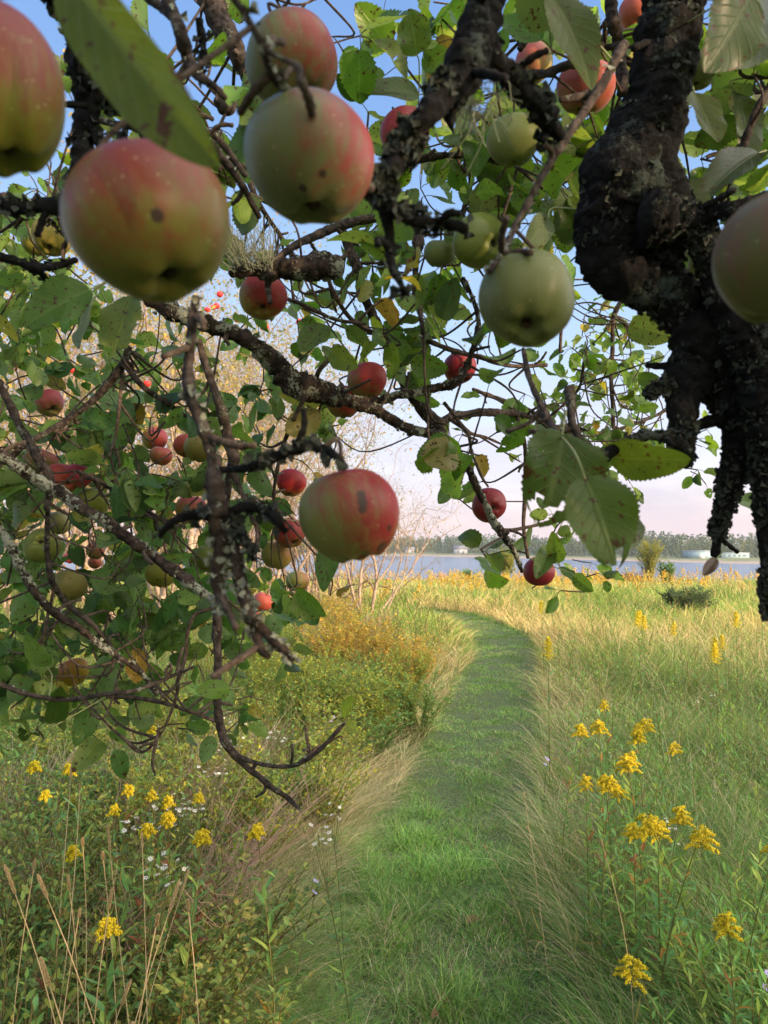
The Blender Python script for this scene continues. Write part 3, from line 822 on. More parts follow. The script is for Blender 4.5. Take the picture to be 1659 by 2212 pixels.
ORD = 'first second third fourth fifth sixth seventh eighth ninth tenth eleventh twelfth thirteenth fourteenth fifteenth sixteenth seventeenth eighteenth nineteenth twentieth twenty-first twenty-second twenty-third twenty-fourth twenty-fifth twenty-sixth twenty-seventh twenty-eighth twenty-ninth thirtieth thirty-first thirty-second thirty-third thirty-fourth thirty-fifth thirty-sixth thirty-seventh thirty-eighth thirty-ninth fortieth forty-first forty-second forty-third forty-fourth forty-fifth forty-sixth forty-seventh forty-eighth'.split()
def place_all(protos, spots, hts, labels, group, cat, H0):
    rg = np.random.RandomState(len(spots) * 7 + 1)
    used = [False] * len(protos)
    order = sorted(range(len(spots)), key=lambda q: abs(spots[q][0] - (930 if spots[q][1] > 1500 else 1000))); rank = {q: r for r, q in enumerate(order)}
    for i, (px, py) in enumerate(spots):
        k = i % len(protos); h = hts[i % len(hts)] if not callable(hts) else hts(px, py)
        x, y, z = place_head(px, py, h); s = h / H0
        lab = labels(px, py, i) if callable(labels) else labels
        if '%s' in lab: lab = lab % ORD[rank[i]]
        if not used[k]:
            o = protos[k]; used[k] = True; o.location = (x, y, z - 0.01); o.rotation_euler = (0, 0, rg.rand() * 6.28); o.scale = (s, s, s)
        else: o = copy_tree(protos[k], (x, y, z - 0.01), rg.rand() * 6.28, s)
        tl = {'grass stalk': 0.10, 'goldenrod': 0.025, 'aster': 0.04}.get(cat, 0.0)
        o.rotation_euler = (rg.normal(0, tl), rg.normal(0, tl), o.rotation_euler[2])
        tag(o, lab, cat, group)

# --- goldenrods right of the path (near) and on the left bank
gp = [make_goldenrod(100 + i, 0.8) for i in range(5)]
near_r = [(1207, 1556), (1317, 1518), (1302, 1556), (1360, 1540), (1378, 1552), (1397, 1578), (1374, 1597), (1402, 1636), (1344, 1616), (1319, 1661), (1297, 1679), (1272, 1694), (1403, 1706), (1420, 1712), (1372, 1744), (1424, 1739), (1449, 1711), (1545, 1722), (1580, 1752), (1595, 1962), (1609, 1960), (1584, 2106)]
place_all(gp, near_r, [0.78, 0.72, 0.84, 0.8, 0.7], lambda px, py, i: 'golden flowered goldenrod standing right of the path, %s one out from the path' if py < 1900 else 'low goldenrod with a small tuft right of the path, %s from the path', 'goldenrods right of the path', 'goldenrod', 0.8)
gp2 = [make_goldenrod(130 + i, 0.8, nl=30, hs=0.26) for i in range(3)]
near_l = [(260, 1683), (75, 1681), (225, 1743), (372, 1706), (402, 1726), (375, 1801), (300, 1746), (345, 1688), (200, 1603), (310, 1546), (432, 1691), (607, 1773), (95, 1811), (410, 1768), (242, 1868), (285, 1690), (240, 1720), (180, 1612)]
place_all(gp2, near_l, [0.82, 0.76, 0.86], 'yellow goldenrod among the shrubs of the left bank, %s from the path', 'goldenrods on the left bank', 'goldenrod', 0.8)
# --- tall torch-like goldenrods in the middle of the meadow
gp3 = [make_goldenrod(150 + i, 0.9, spike=True, nl=24) for i in range(2)]
mid = [(1172, 1300), (1395, 1312), (1384, 1326), (1375, 1334), (1452, 1348), (1590, 1330), (1549, 1380), (1570, 1374), (1185, 1384), (1561, 1392)]
place_all(gp3, mid, [0.95, 0.9, 1.0], 'tall yellow goldenrod spike in the open meadow, %s from the path bend', 'goldenrod spikes in the open meadow', 'goldenrod', 0.9)

# --- the gold band along the far edge of the meadow: too many to count
def gold_band(name, label, n, d0, d1, xr, dens, seed, smax=1.0, pal=GOLD, hh=(0.5, 0.95)):
    rg = np.random.RandomState(seed)
    y = np.exp(rg.uniform(math.log(d0), math.log(d1), n)); x = rg.uniform(xr[0], xr[1], n) * y
    kp = dens(x, y) > rg.rand(n); x, y = x[kp], y[kp]; n = len(x)
    z = ground_z(x, y); h = hh[0] + (hh[1] - hh[0]) * rg.rand(n) * (0.35 + 0.9 * vnoise(x * 0.4, y * 0.2, 87))
    m_ = 16; idx = np.repeat(np.arange(n), m_)
    u = rg.rand(n * m_); rad = 0.055 * (1 - u) ** 0.7 * np.sqrt(rg.rand(n * m_)) * smax; th = rg.rand(n * m_) * 6.28
    p = np.stack([x[idx] + rad * np.cos(th), y[idx] + rad * np.sin(th), z[idx] + h[idx] - 0.16 + 0.2 * u], -1)
    tn = np.where((vnoise(x * 0.5, y * 0.3, 86) > 0.6)[:, None] & (smax > 1), pick(np.array([(0.72, 0.42, 0.05), (0.60, 0.40, 0.06), (0.40, 0.38, 0.08)]), n, rg), pick(pal, n, rg))[idx] * (0.85 + 0.3 * rg.rand(n * m_, 1))
    V, T_, tt = blobs(p, 0.016 * smax * rg.uniform(0.7, 1.3, n * m_), tn, rg)
    o = obj(name, make_mesh(name, V, [T_], M_FLOWER, {'tint': ('FLOAT_COLOR', np.hstack([tt, np.ones((len(tt), 1))]))}))
    tag(o, label, 'wildflowers', kind='stuff')
GB = np.array([(0.74, 0.52, 0.06), (0.66, 0.50, 0.10), (0.56, 0.48, 0.13), (0.72, 0.44, 0.08), (0.50, 0.42, 0.12)])
gold_band('goldenrod_field', 'band of golden wildflowers along the far edge of the meadow', 15000, 15, 47, (-0.30, 0.62),
    lambda x, y: (0.07 + 0.24 * smoothstep(14, 27, y)) * (0.06 + 0.94 * smoothstep(0.40, 0.66, vnoise(x * 0.35, y * 0.25, 81))) * np.where(x / y > 0.30, 0.6, 1.0), 82, 1.15, GB)
gold_band('wildflower_specks', 'tiny white and yellow wildflowers dotted over the meadow grass', 900, 3, 22, (-0.5, 0.62),
    lambda x, y: 0.6 * (path_dist(x, y)[0] > 0.7), 83, 0.16, np.array([(0.8, 0.8, 0.75), (0.75, 0.72, 0.6), (0.7, 0.45, 0.05), (0.55, 0.5, 0.7)]), (0.3, 0.5))

# --- asters
ap = [make_aster(200 + i, 0.65, (0.07, 0.04, 0.05)[i], (22, 9, 12)[i]) for i in range(3)]
al = [(300, 1768), (330, 1776), (225, 1784), (345, 1768), (360, 1870), (410, 1868), (440, 1560), (515, 1590), (552, 1583), (547, 1610), (745, 1749), (765, 1776), (375, 1676)]
place_all(ap, al, [0.68, 0.6, 0.72], 'white flowering aster in the shrubs of the left bank, %s from the path', 'white asters on the left bank', 'aster', 0.65)
ar = [(1419, 1751), (1649, 1781), (1574, 1506), (1597, 1505), (1460, 1501), (1368, 1528)]
ap2 = [make_aster(220, 0.5, 0.04, 10)]
place_all(ap2, ar, [0.5, 0.45], 'small white meadow aster right of the path, %s from the path', 'white asters right of the path', 'aster', 0.5)
bp_ = [make_aster(230, 0.45, 0.02, 3, (0.50, 0.46, 0.80), 0.014, 'blue_aster')]
place_all(bp_, [(637, 1899), (1177, 1637), (1614, 2068), (715, 1545)], [0.45], 'pale blue flowered aster by the path edge, %s from its middle', 'blue asters beside the path', 'aster', 0.45)

# --- dry timothy stalks standing in the left corner
tp = [make_timothy(300 + i, 1.0, hl=(0.065, 0.022, 0.05, 0.018)[i]) for i in range(4)]
tl_ = [(102, 1664), (275, 1776), (137, 1832), (12, 1900), (162, 1970), (288, 1916), (216, 1868), (162, 1860), (170, 1918), (385, 1938), (305, 1790), (60, 1730), (40, 1985), (110, 1975), (235, 2040), (190, 1962), (360, 1772), (25, 1825), (330, 1850), (80, 1850), (205, 1795), (140, 1745), (45, 1650)]
place_all(tp, tl_, [1.0, 0.95, 0.9, 0.85, 0.98], 'dry tan timothy stalk with furry seed head in the left corner, %s from the path', 'timothy stalks in the left corner', 'grass stalk', 1.0)
tp2 = [make_timothy(320, 0.8, hl=0.03)]
place_all(tp2, [(1250, 1810), (1142, 1790), (1350, 1840), (1560, 1440), (1640, 1650), (1260, 1620), (1500, 1700), (1350, 1480), (1190, 1740)], [0.6, 0.55, 0.7], 'thin pale grass stalk in the weeds right of the path, %s from the path', 'grass stalks right of the path', 'grass stalk', 0.8)

# --- shrubs
YG = np.array([(0.32, 0.40, 0.07), (0.42, 0.44, 0.08), (0.25, 0.35, 0.07), (0.50, 0.42, 0.07), (0.22, 0.32, 0.08)])
OR = np.array([(0.62, 0.42, 0.07), (0.55, 0.34, 0.08), (0.38, 0.38, 0.08), (0.66, 0.50, 0.08), (0.45, 0.26, 0.10)])
sp1 = [make_shrub(400 + i, 0.85, 17, 0.45, 0.036, 0.85 * np.array([(0.26, 0.36, 0.10), (0.20, 0.30, 0.09), (0.34, 0.40, 0.10), (0.17, 0.27, 0.10), (0.42, 0.38, 0.12)]), 0.55) for i in range(3)]
near_sh = [(60, 1900), (250, 1960), (420, 1930), (520, 1850), (140, 2060), (330, 2070), (480, 2010), (30, 1760), (160, 1740), (560, 2040), (0, 2010), (400, 1820), (300, 1850), (500, 1760), (100, 1640)]
place_all(sp1, near_sh, lambda px, py: 0.45 + 0.20 * (vnoise(np.array([px * 0.02]), np.array([py * 0.02]), 5)[0]) + (0.15 if py < 1850 else 0), 'low green meadowsweet shrub on the near left bank, %s from the path', 'green shrubs of the near left bank', 'shrub', 0.85)
sp2 = [make_shrub(420 + i, 0.95, 22, 0.5, 0.036, YG if i else FG, 0.9) for i in range(3)]
mid_sh = [(250, 1560), (420, 1540), (560, 1480), (640, 1440), (700, 1420), (600, 1400), (760, 1445), (810, 1420), (860, 1440), (740, 1400), (680, 1370), (560, 1340), (480, 1430), (330, 1470), (150, 1520), (905, 1410), (620, 1320), (100, 1440), (820, 1385), (450, 1360), (545, 1390), (790, 1480), (700, 1500), (660, 1390), (350, 1400), (720, 1450), (880, 1375), (30, 1500), (90, 1380), (200, 1420), (300, 1380), (400, 1470), (250, 1340), (150, 1600), (330, 1580), (480, 1560), (610, 1560), (690, 1570), (560, 1620), (60, 1560), (420, 1640), (250, 1640)]
place_all(sp2, mid_sh, lambda px, py: 0.72 if py < 1430 else 0.62, 'yellow green meadowsweet shrub on the bank left of the path, %s from the path', 'yellow green shrubs of the left bank', 'shrub', 0.95)
sp3 = [make_shrub(440 + i, 1.1, 22, 0.6, 0.04, OR, 0.9, stemcol=(0.34, 0.20, 0.15)) for i in range(2)]
or_sh = [(720, 1262), (760, 1290), (820, 1330), (850, 1350), (790, 1300), (700, 1300), (880, 1372), (745, 1335), (680, 1255), (905, 1352)]
place_all(sp3, or_sh, lambda px, py: 0.95 if py < 1310 else 0.72, 'orange leaved shrub on the sunny slope, %s one left of the path bend', 'orange shrubs on the sunny slope', 'shrub', 1.1)
def brush(seed, lean, colr): return make_shrub(seed, 0.9, 46, 0.45, 0.03, OR, 0.0, 'dry_brush', stemcol=colr, lean=lean)
bb = [brush(460, (0.45, -0.1), (0.50, 0.42, 0.33)), brush(461, (0.5, 0.2), (0.45, 0.32, 0.25))]
place_all(bb, [(600, 1500), (780, 1300), (520, 1540), (830, 1325), (120, 1560), (730, 1280), (30, 1600), (450, 1580), (690, 1330), (230, 1600), (330, 1640), (420, 1650), (60, 1700), (180, 1760)], [0.6, 0.7], 'tangle of bare dry stems among the left bank shrubs, %s from the path', 'dry brush on the left bank', 'brush', 0.9)

# --- fallen leaves on the path
rg = np.random.RandomState(12)
for i, (px, py, sz, lb) in enumerate([(1010, 1985, 0.055, 'curled brown fallen leaf standing on the mown path'), (965, 2160, 0.06, 'flat brown fallen leaf on the mown path near the bottom'), (945, 2178, 0.04, 'small reddish fallen leaf beside a larger one on the path'), (1140, 1970, 0.04, 'brown fallen leaf lying under the grass at the right path edge'), (1014, 1583, 0.03, 'small brown dead leaf on the path, farthest away'), (979, 1616, 0.03, 'small brown dead leaf near the left path edge'), (1070, 1623, 0.035, 'small tan dead leaf on the worn strip of the path'), (1011, 1741, 0.03, 'small brown dead leaf halfway along the path')]):
    x, y, z = place_head(px, py, 0.06)
    me_a = Acc(); V, Fs, A = leaf_batch(np.zeros((1, 3)), np.array([[math.cos(i * 2.1), math.sin(i * 2.1), 0.5 if i == 0 else 0.1]]), np.array([[0.1, -0.6, 1.0]]), np.array([sz]), np.array([sz * 0.6]), np.array([[0.30, 0.17, 0.10]]), S=9, cols=5, fold=0.6, curl=1.8, rng=rg)
    me_a.add(V, Fs, A); o = me_a.build('fallen_leaf', M_SHRUB); o.location = (x, y, z + 0.05); tag(o, lb, 'leaf')

# --- small bushes by the shore
SG = np.array([(0.30, 0.32, 0.08), (0.38, 0.34, 0.08), (0.22, 0.28, 0.08), (0.42, 0.32, 0.09)])
def shore(px, ytop, ybase, d, name, label, pal, seed, width, stems=26, leafy=0.7, lm=0.09, cat='tree'):
    z0 = gz((px - CX) / F * d, d); x = (px - CX) / F * d
    H = EYE + (1174 - ytop) / F * d - z0
    o = make_shrub(seed, H, stems, width / F * d / 2 / 1.1, lm, pal, leafy * 0.35, name, stemcol=(0.30, 0.24, 0.17))
    # thicker stems at this distance
    o.location = (x, d, z0); tag(o, label, cat); return o
shore(1402, 1150, 1240, 44, 'willow_sapling', 'yellow green sapling standing alone at the water edge', SG, 501, 62, 34, 1.6, 0.10)
shore(1092, 1168, 1240, 43, 'willow_sapling', 'slim yellowing sapling at the water edge behind the red apple', SG, 502, 50, 26, 2.0, 0.11)
shore(1437, 1205, 1262, 34, 'alder_sapling', 'small dark green sapling in front of the water', FG * 0.9, 503, 42, 20, 2.4)
shore(1478, 1262, 1310, 15.5, 'bayberry_bush', 'dark grey green bush in the middle of the meadow', np.array([(0.09, 0.14, 0.08), (0.12, 0.17, 0.10), (0.07, 0.11, 0.07)]), 504, 140, 90, 3.5, 0.045, 'bush')
shore(1365, 1232, 1250, 42, 'rose_thicket', 'low reddish thicket at the foot of the sapling', np.array([(0.32, 0.13, 0.06), (0.40, 0.20, 0.07), (0.26, 0.16, 0.06)]), 505, 110, 60, 1.0, 0.09, 'bush')
shore(1015, 1225, 1250, 42, 'bayberry_bush', 'green bush at the meadow edge by the water', FG, 506, 60, 40, 1.0, 0.09, 'bush')

# ------------------------------------------------------------------ thin pale trees of the thicket at the left
def grow_tree(seed, H, stems, spread, depth=4, leafpal=OR, leafn=1500, ll=0.05, name='alder_tree', r0=0.035, twigcurl=0.25, bark=None, droop=0.0):
    rg = np.random.RandomState(seed)
    root = empty(name); ends = []
    tr_parts = []
    def rec(ac, p, d, L_, r, lev):
        k = 5; pts = [p]; dd = d
        for q in range(k):
            dd = norm(dd + rg.normal(0, twigcurl * (0.5 + 0.35 * lev), 3) + np.array([0, 0, 0.10 - droop * lev])); pts.append(pts[-1] + dd * L_ / k)
        C = catmull(pts, 9 if lev < 2 else 6)
        rr = np.linspace(r, r * 0.55, len(C))
        V, Fs = tube(C, rr, (7, 5, 4, 3, 3)[min(lev, 4)], 0.15 if lev < 2 else 0, seed + lev, caps=False); ac.add(V, Fs)
        if lev >= depth:
            ends.append(C); return
        if lev >= 2: ends.append(C)
        nb = rg.randint(3, 6)
        for b_ in range(nb):
            t0 = rg.uniform(0.3, 1.0) if b_ else 1.0
            i0 = int(t0 * (len(C) - 1)); q = C[i0]; base = norm(C[min(i0 + 1, len(C) - 1)] - C[max(i0 - 1, 0)])
            side = norm(np.cross(base, rg.normal(0, 1, 3)))
            rec(ac, q, norm(base + side * rg.uniform(0.45, 0.95)), L_ * rg.uniform(0.5, 0.75), rr[i0] * rg.uniform(0.5, 0.72), lev + 1)
    for s_ in range(stems):
        a = s_ / stems * 6.28 + rg.rand(); ac = Acc()
        rec(ac, np.array([0.12 * math.cos(a), 0.12 * math.sin(a), 0]), norm(np.array([math.cos(a) * spread, math.sin(a) * spread, 1])), H * rg.uniform(0.42, 0.55), r0 * rg.uniform(0.6, 1.1), 0)
        ac.build('trunk', bark or M_PALE_BARK, root)
    E = np.vstack(ends); p = E[rg.randint(0, len(E), leafn)]
    d = rg.normal(0, 1, (leafn, 3)); d[:, 2] -= 0.3
    Ln = ll * rg.uniform(0.5, 1.2, leafn)
    cl = vnoise(p[:, 0] * 1.3 + 9, p[:, 2] * 1.3, seed)
    tn = pick(leafpal, leafn, rg, 0.25)
    V, Fs, A = leaf_batch(p, d, rg.normal(0, 1, (leafn, 3)), Ln, Ln * 0.5, tn, S=4, cols=3, fold=0.3, curl=0.6, rng=rg)
    ac = Acc(); ac.add(V, Fs, A); ac.build('crown', M_SHRUB, root)
    return root
OL = np.array([(0.38, 0.28, 0.09), (0.26, 0.26, 0.09), (0.46, 0.28, 0.07), (0.19, 0.22, 0.08), (0.15, 0.19, 0.08)])
def put(o, px, d, label, rz=0, s=1.0, group='thin pale trees of the left thicket', cat='tree'):
    x = (px - CX) / F * d
    o.location = (x, d, gz(x, d) - 0.03); o.rotation_euler = (0, 0, rz); o.scale = (s, s, s); tag(o, label, cat, group)
protos = [grow_tree(600, 6.6, 6, 0.30, 4, OL, 3900, 0.06), grow_tree(601, 6.3, 7, 0.26, 4, OL, 3900, 0.06), grow_tree(602, 4.4, 6, 0.55, 4, OL, 900, twigcurl=0.34)]
lt = 'thin pale stemmed tree with yellow leaves in the left thicket'
put(protos[2], 800, 14.5, 'twisted nearly bare tree at the right end of the thicket', 0.4, 1.0)
put(protos[0], 560, 13, lt + ', right of its middle')
put(protos[1], 360, 12, lt + ', at its middle')
for i, (k, px, d, s, rz) in enumerate([(0, 180, 12, 1.0, 2.0), (1, 40, 11, 1.0, 3.3), (0, 460, 16, 1.15, 4.2), (1, 660, 15.5, 0.95, 5.0), (0, 260, 17, 1.3, 0.9), (1, 90, 16, 1.3, 2.6), (2, 690, 16, 1.0, 2.2), (0, -80, 13, 1.1, 5.5), (1, 420, 19, 1.35, 1.7), (0, 580, 19, 1.2, 3.0)]):
    x = (px - CX) / F * d
    o = copy_tree(protos[k], (x, d, gz(x, d) - 0.03), rz, s)
    o['label'] = lt + ', ' + ('left of its middle', 'at its left end', 'behind its middle', 'at its right end', 'far behind the left', 'far at the left', '', 'cut by the left edge', 'deepest at the middle', 'deepest at the right')[i] if k < 2 else 'nearly bare tree beside the twisted one at the end of the thicket'
# a hedgerow tree whose few red fruits show behind the near apples
rt = grow_tree(640, 5.4, 4, 0.38, 4, np.array([(0.55, 0.36, 0.09), (0.46, 0.30, 0.10), (0.34, 0.28, 0.08), (0.25, 0.25, 0.08)]), 5200, 0.055, 'crab_apple_tree', 0.05)
put(rt, 330, 7.6, 'yellow leaved apple tree with tiny red fruit behind the near branches', 1.2, 1.0, None)
pass

# ------------------------------------------------------------------ water and the far shore
WZ = -8.0
m, nt, b = new_mat('inlet_water'); Lk = nt.links
tco = nt.nodes.new('ShaderNodeTexCoord'); mp = nd(nt, 'ShaderNodeMapping'); mp.inputs['Scale'].default_value = (0.25, 1.0, 1.0)
Lk.new(tco.outputs['Object'], mp.inputs[0])
n1 = noise(nt, mp.outputs[0], 0.9, 5, 0.65); n2 = noise(nt, mp.outputs[0], 0.06, 3)
b.inputs['Base Color'].default_value = (0.10, 0.14, 0.22, 1); b.inputs['Roughness'].default_value = 0.18; b.inputs['IOR'].default_value = 1.33
bp = nt.nodes.new('ShaderNodeBump'); bp.inputs['Strength'].default_value = 1.0; bp.inputs['Distance'].default_value = 0.5
Lk.new(n1.outputs[0], bp.inputs['Height']); Lk.new(bp.outputs[0], b.inputs['Normal'])
Lk.new(mixc(nt, n2.outputs[0], (0.07, 0.11, 0.19), (0.15, 0.19, 0.27)), b.inputs['Base Color'])
V = np.array([(-3000, 52, WZ), (3000, 52, WZ), (3000, 4000, WZ), (-3000, 4000, WZ)], float)
o = obj('water', make_mesh('water', V, [np.array([[0, 1, 2, 3]])], m)); o['kind'] = 'structure'

# far land: shoreline as a function of x (nearer on the right), beach, low ground rising to a wooded ridge
def shore_y(x):
    px = [-3000, -400, 20, 60, 130, 175, 300, 600, 3000]
    py = [620, 600, 560, 500, 395, 330, 290, 280, 280]
    return np.interp(x, px, py) + 6 * (vnoise(x * 0.05, x * 0, 90) - 0.5)
def far_z(x, y):
    s = y - shore_y(x)
    return WZ - 0.6 + 1.5 * smoothstep(-4, 40, s) + 1.0 * smoothstep(60, 260, s) + (vnoise(x * 0.03, y * 0.03, 91) - 0.5) * 0.6 * smoothstep(0, 30, s)
xs2 = np.linspace(-1600, 1900, 240); ys2 = np.concatenate([np.linspace(250, 720, 130), np.linspace(730, 3500, 30)])
X, Y = np.meshgrid(xs2, ys2); Zf = far_z(X, Y); V = np.stack([X, Y, Zf], -1).reshape(-1, 3); nx, ny = len(xs2), len(ys2)
i = np.arange(ny - 1)[:, None]; j = np.arange(nx - 1)[None, :]
Q = np.stack([i * nx + j, i * nx + j + 1, (i + 1) * nx + j + 1, (i + 1) * nx + j], -1).reshape(-1, 4)
m, nt, b = new_mat('far_beach'); Lk = nt.links
tco = nt.nodes.new('ShaderNodeTexCoord'); mp = nd(nt, 'ShaderNodeMapping'); mp.inputs['Scale'].default_value = (0.25, 1.0, 1.0)
Lk.new(tco.outputs['Object'], mp.inputs[0])
n1 = noise(nt, mp.outputs[0], 0.05, 5); sp2_ = nt.nodes.new('ShaderNodeSeparateXYZ'); Lk.new(tco.outputs['Object'], sp2_.inputs[0])
veg = mrange(nt, math_(nt, 'ADD', sp2_.outputs[2], math_(nt, 'MULTIPLY', n1.outputs[0], 1.2)), -6.75, -6.35)
sand = mixc(nt, n1.outputs[0], (0.42, 0.33, 0.26), (0.22, 0.17, 0.14))
Lk.new(mixc(nt, veg, sand, (0.14, 0.17, 0.06)), b.inputs['Base Color']); b.inputs['Roughness'].default_value = 1
o = obj('far_shore', make_mesh('far_shore', V, [Q], m)); o['kind'] = 'structure'

# far-off wood that reads as one mass: conifers and rounder crowns made of ragged leaf clumps
rg = np.random.RandomState(77)
n = 5200
x = rg.uniform(-700, 800, n); y = shore_y(x) + 120 + 260 * rg.rand(n) ** 1.8 + 60 * (vnoise(x * 0.01, x * 0, 7) - 0.5)
z = far_z(x, y); H = rg.uniform(10, 15.5, n) * (0.85 + 0.3 * vnoise(x * 0.02, y * 0.02, 5)); con = rg.rand(n) < 0.72
H = np.where(con, H, H * 0.72)
m_ = 70; idx = np.repeat(np.arange(n), m_)
u = rg.rand(n * m_); th = rg.rand(n * m_) * 6.28
rad = np.where(con[idx], 0.17 * (1 - u) ** 0.8, 0.34 * np.sqrt(np.clip(1 - (2 * u - 1) ** 2, 0, 1))) * H[idx] * np.sqrt(rg.uniform(0.3, 1, n * m_)) * (0.8 + 0.4 * rg.rand(n)[idx])
zz = np.where(con[idx], u, 0.15 + 0.85 * u) * H[idx]
p = np.stack([x[idx] + rad * np.cos(th), y[idx] + rad * np.sin(th), z[idx] + zz], -1)
d = np.stack([np.cos(th), np.sin(th), np.where(con[idx], -0.25, 0.4) + 0 * th], -1)
pc_ = np.array([(0.06, 0.11, 0.04), (0.09, 0.14, 0.05), (0.05, 0.09, 0.04)]); pd2 = np.array([(0.13, 0.17, 0.05), (0.20, 0.20, 0.06), (0.10, 0.14, 0.05), (0.24, 0.18, 0.05)])
tn = np.where(con[:, None], pick(pc_, n, rg), pick(pd2, n, rg))[idx] * rg.uniform(0.75, 1.25, (n * m_, 1))
V, Fs, A = leaf_batch(p, d, rg.normal(0, 1, (n * m_, 3)), H[idx] * rg.uniform(0.07, 0.13, n * m_), H[idx] * 0.07, tn, S=3, cols=3, rng=rg)
ac = Acc(); ac.add(V, Fs, A)
o = ac.build('far_wood', M_PLANT); tag(o, 'distant dark wooded ridge along the far shore of the inlet', 'forest', kind='stuff')

def box(ac, x0, x1, y0, y1, z0, z1):
    V = np.array([(x0, y0, z0), (x1, y0, z0), (x1, y1, z0), (x0, y1, z0), (x0, y0, z1), (x1, y0, z1), (x1, y1, z1), (x0, y1, z1)], float)
    Fq = np.array([(0, 1, 5, 4), (1, 2, 6, 5), (2, 3, 7, 6), (3, 0, 4, 7), (4, 5, 6, 7), (3, 2, 1, 0)])
    ac.add(V, [Fq])
M_WALL = plain('teal_white_cladding', (0.26, 0.38, 0.42), 0.6, 0.08, 1.5); M_ROOFM = plain('pale_metal_roof', (0.32, 0.38, 0.44), 0.5, 0.1, 1.0)
M_WIN = plain('dark_window_glass', (0.10, 0.14, 0.18), 0.2, 0.1, 3); M_WHITE = plain('white_boards', (0.5, 0.5, 0.5), 0.6, 0.05, 3); M_GROOF = plain('grey_roof', (0.18, 0.18, 0.2), 0.8, 0.2, 3)
def building(px0, px1, d, hgt, label, name='warehouse'):
    x0 = (px0 - CX) / F * d; x1 = (px1 - CX) / F * d; z = gzf(x0, d)
    rt_ = empty(name, (x0, d, z)); wdt = x1 - x0
    a = Acc(); box(a, 0, wdt * 0.42, 0, 14, 0, hgt); box(a, wdt * 0.42 + 0.01, wdt, 1.5, 12, 0, hgt * 0.72); o = a.build('wall', M_WALL, rt_); 
    a = Acc(); box(a, -0.4, wdt * 0.42 + 0.2, -0.4, 14.4, hgt + 0.003, hgt + 0.35); a.build('roof', M_ROOFM, rt_)
    a = Acc(); box(a, wdt * 0.42 + 0.3, wdt + 0.4, 1.0, 12.4, hgt * 0.72 + 0.003, hgt * 0.72 + 0.35); a.build('roof', M_ROOFM, rt_)
    for k in range(6):
        a = Acc(); xx = wdt * (0.47 + 0.085 * k); box(a, xx, xx + wdt * 0.05, 1.46, 1.6, hgt * 0.28, hgt * 0.52); a.build('window', M_WIN, rt_)
    a = Acc(); box(a, wdt * 0.12, wdt * 0.22, -0.04, 0.1, 0.02, hgt * 0.62); a.build('door', M_WHITE, rt_)
    tag(rt_, label, 'building'); return rt_
def gzf(x, y): return float(far_z(np.array([float(x)]), np.array([float(y)]))[0])
building(1494, 1620, 425, 4.2, 'long low teal and white building on the far shore')
def cottage(px, d, label, s=1.0):
    x = (px - CX) / F * d; z = gzf(x, d); rt_ = empty('cottage', (x, d, z))
    a = Acc(); box(a, -4 * s, 4 * s, 0, 6, 0, 3 * s); a.build('wall', M_WHITE, rt_)
    V = np.array([(-4.4 * s, -.5, 3 * s), (4.4 * s, -.5, 3 * s), (4.4 * s, 6.5, 3 * s), (-4.4 * s, 6.5, 3 * s), (-4.4 * s, 3, 5.4 * s), (4.4 * s, 3, 5.4 * s)], float) + (0, 0, 0.003)
    a = Acc(); a.add(V, [np.array([(0, 1, 5, 4), (2, 3, 4, 5), (3, 2, 1, 0)]), np.array([(0, 4, 3), (1, 2, 5)])]); a.build('roof', M_GROOF, rt_)
    a = Acc(); box(a, -2 * s, -1 * s, -0.04, 0.05, 1 * s, 2.1 * s); a.build('window', M_WIN, rt_)
    a = Acc(); box(a, 1 * s, 2 * s, -0.04, 0.05, 0.02, 2.1 * s); a.build('door', M_GROOF, rt_)
    tag(rt_, label, 'house')
cottage(995, 590, 'tiny white cottage before the far wood above the low spit', 1.3)
cottage(885, 640, 'tiny white cottage at the left end of the far shore', 1.0)

# ------------------------------------------------------------------ the old apple tree that frames the picture
tree = empty('apple_tree', (0.62, 0.75, gz(0.62, 0.75)))
tag(tree, 'old lichen covered apple tree whose boughs hang across the top and left', 'tree')
T0 = np.array([0.62, 0.75, gz(0.62, 0.75)])
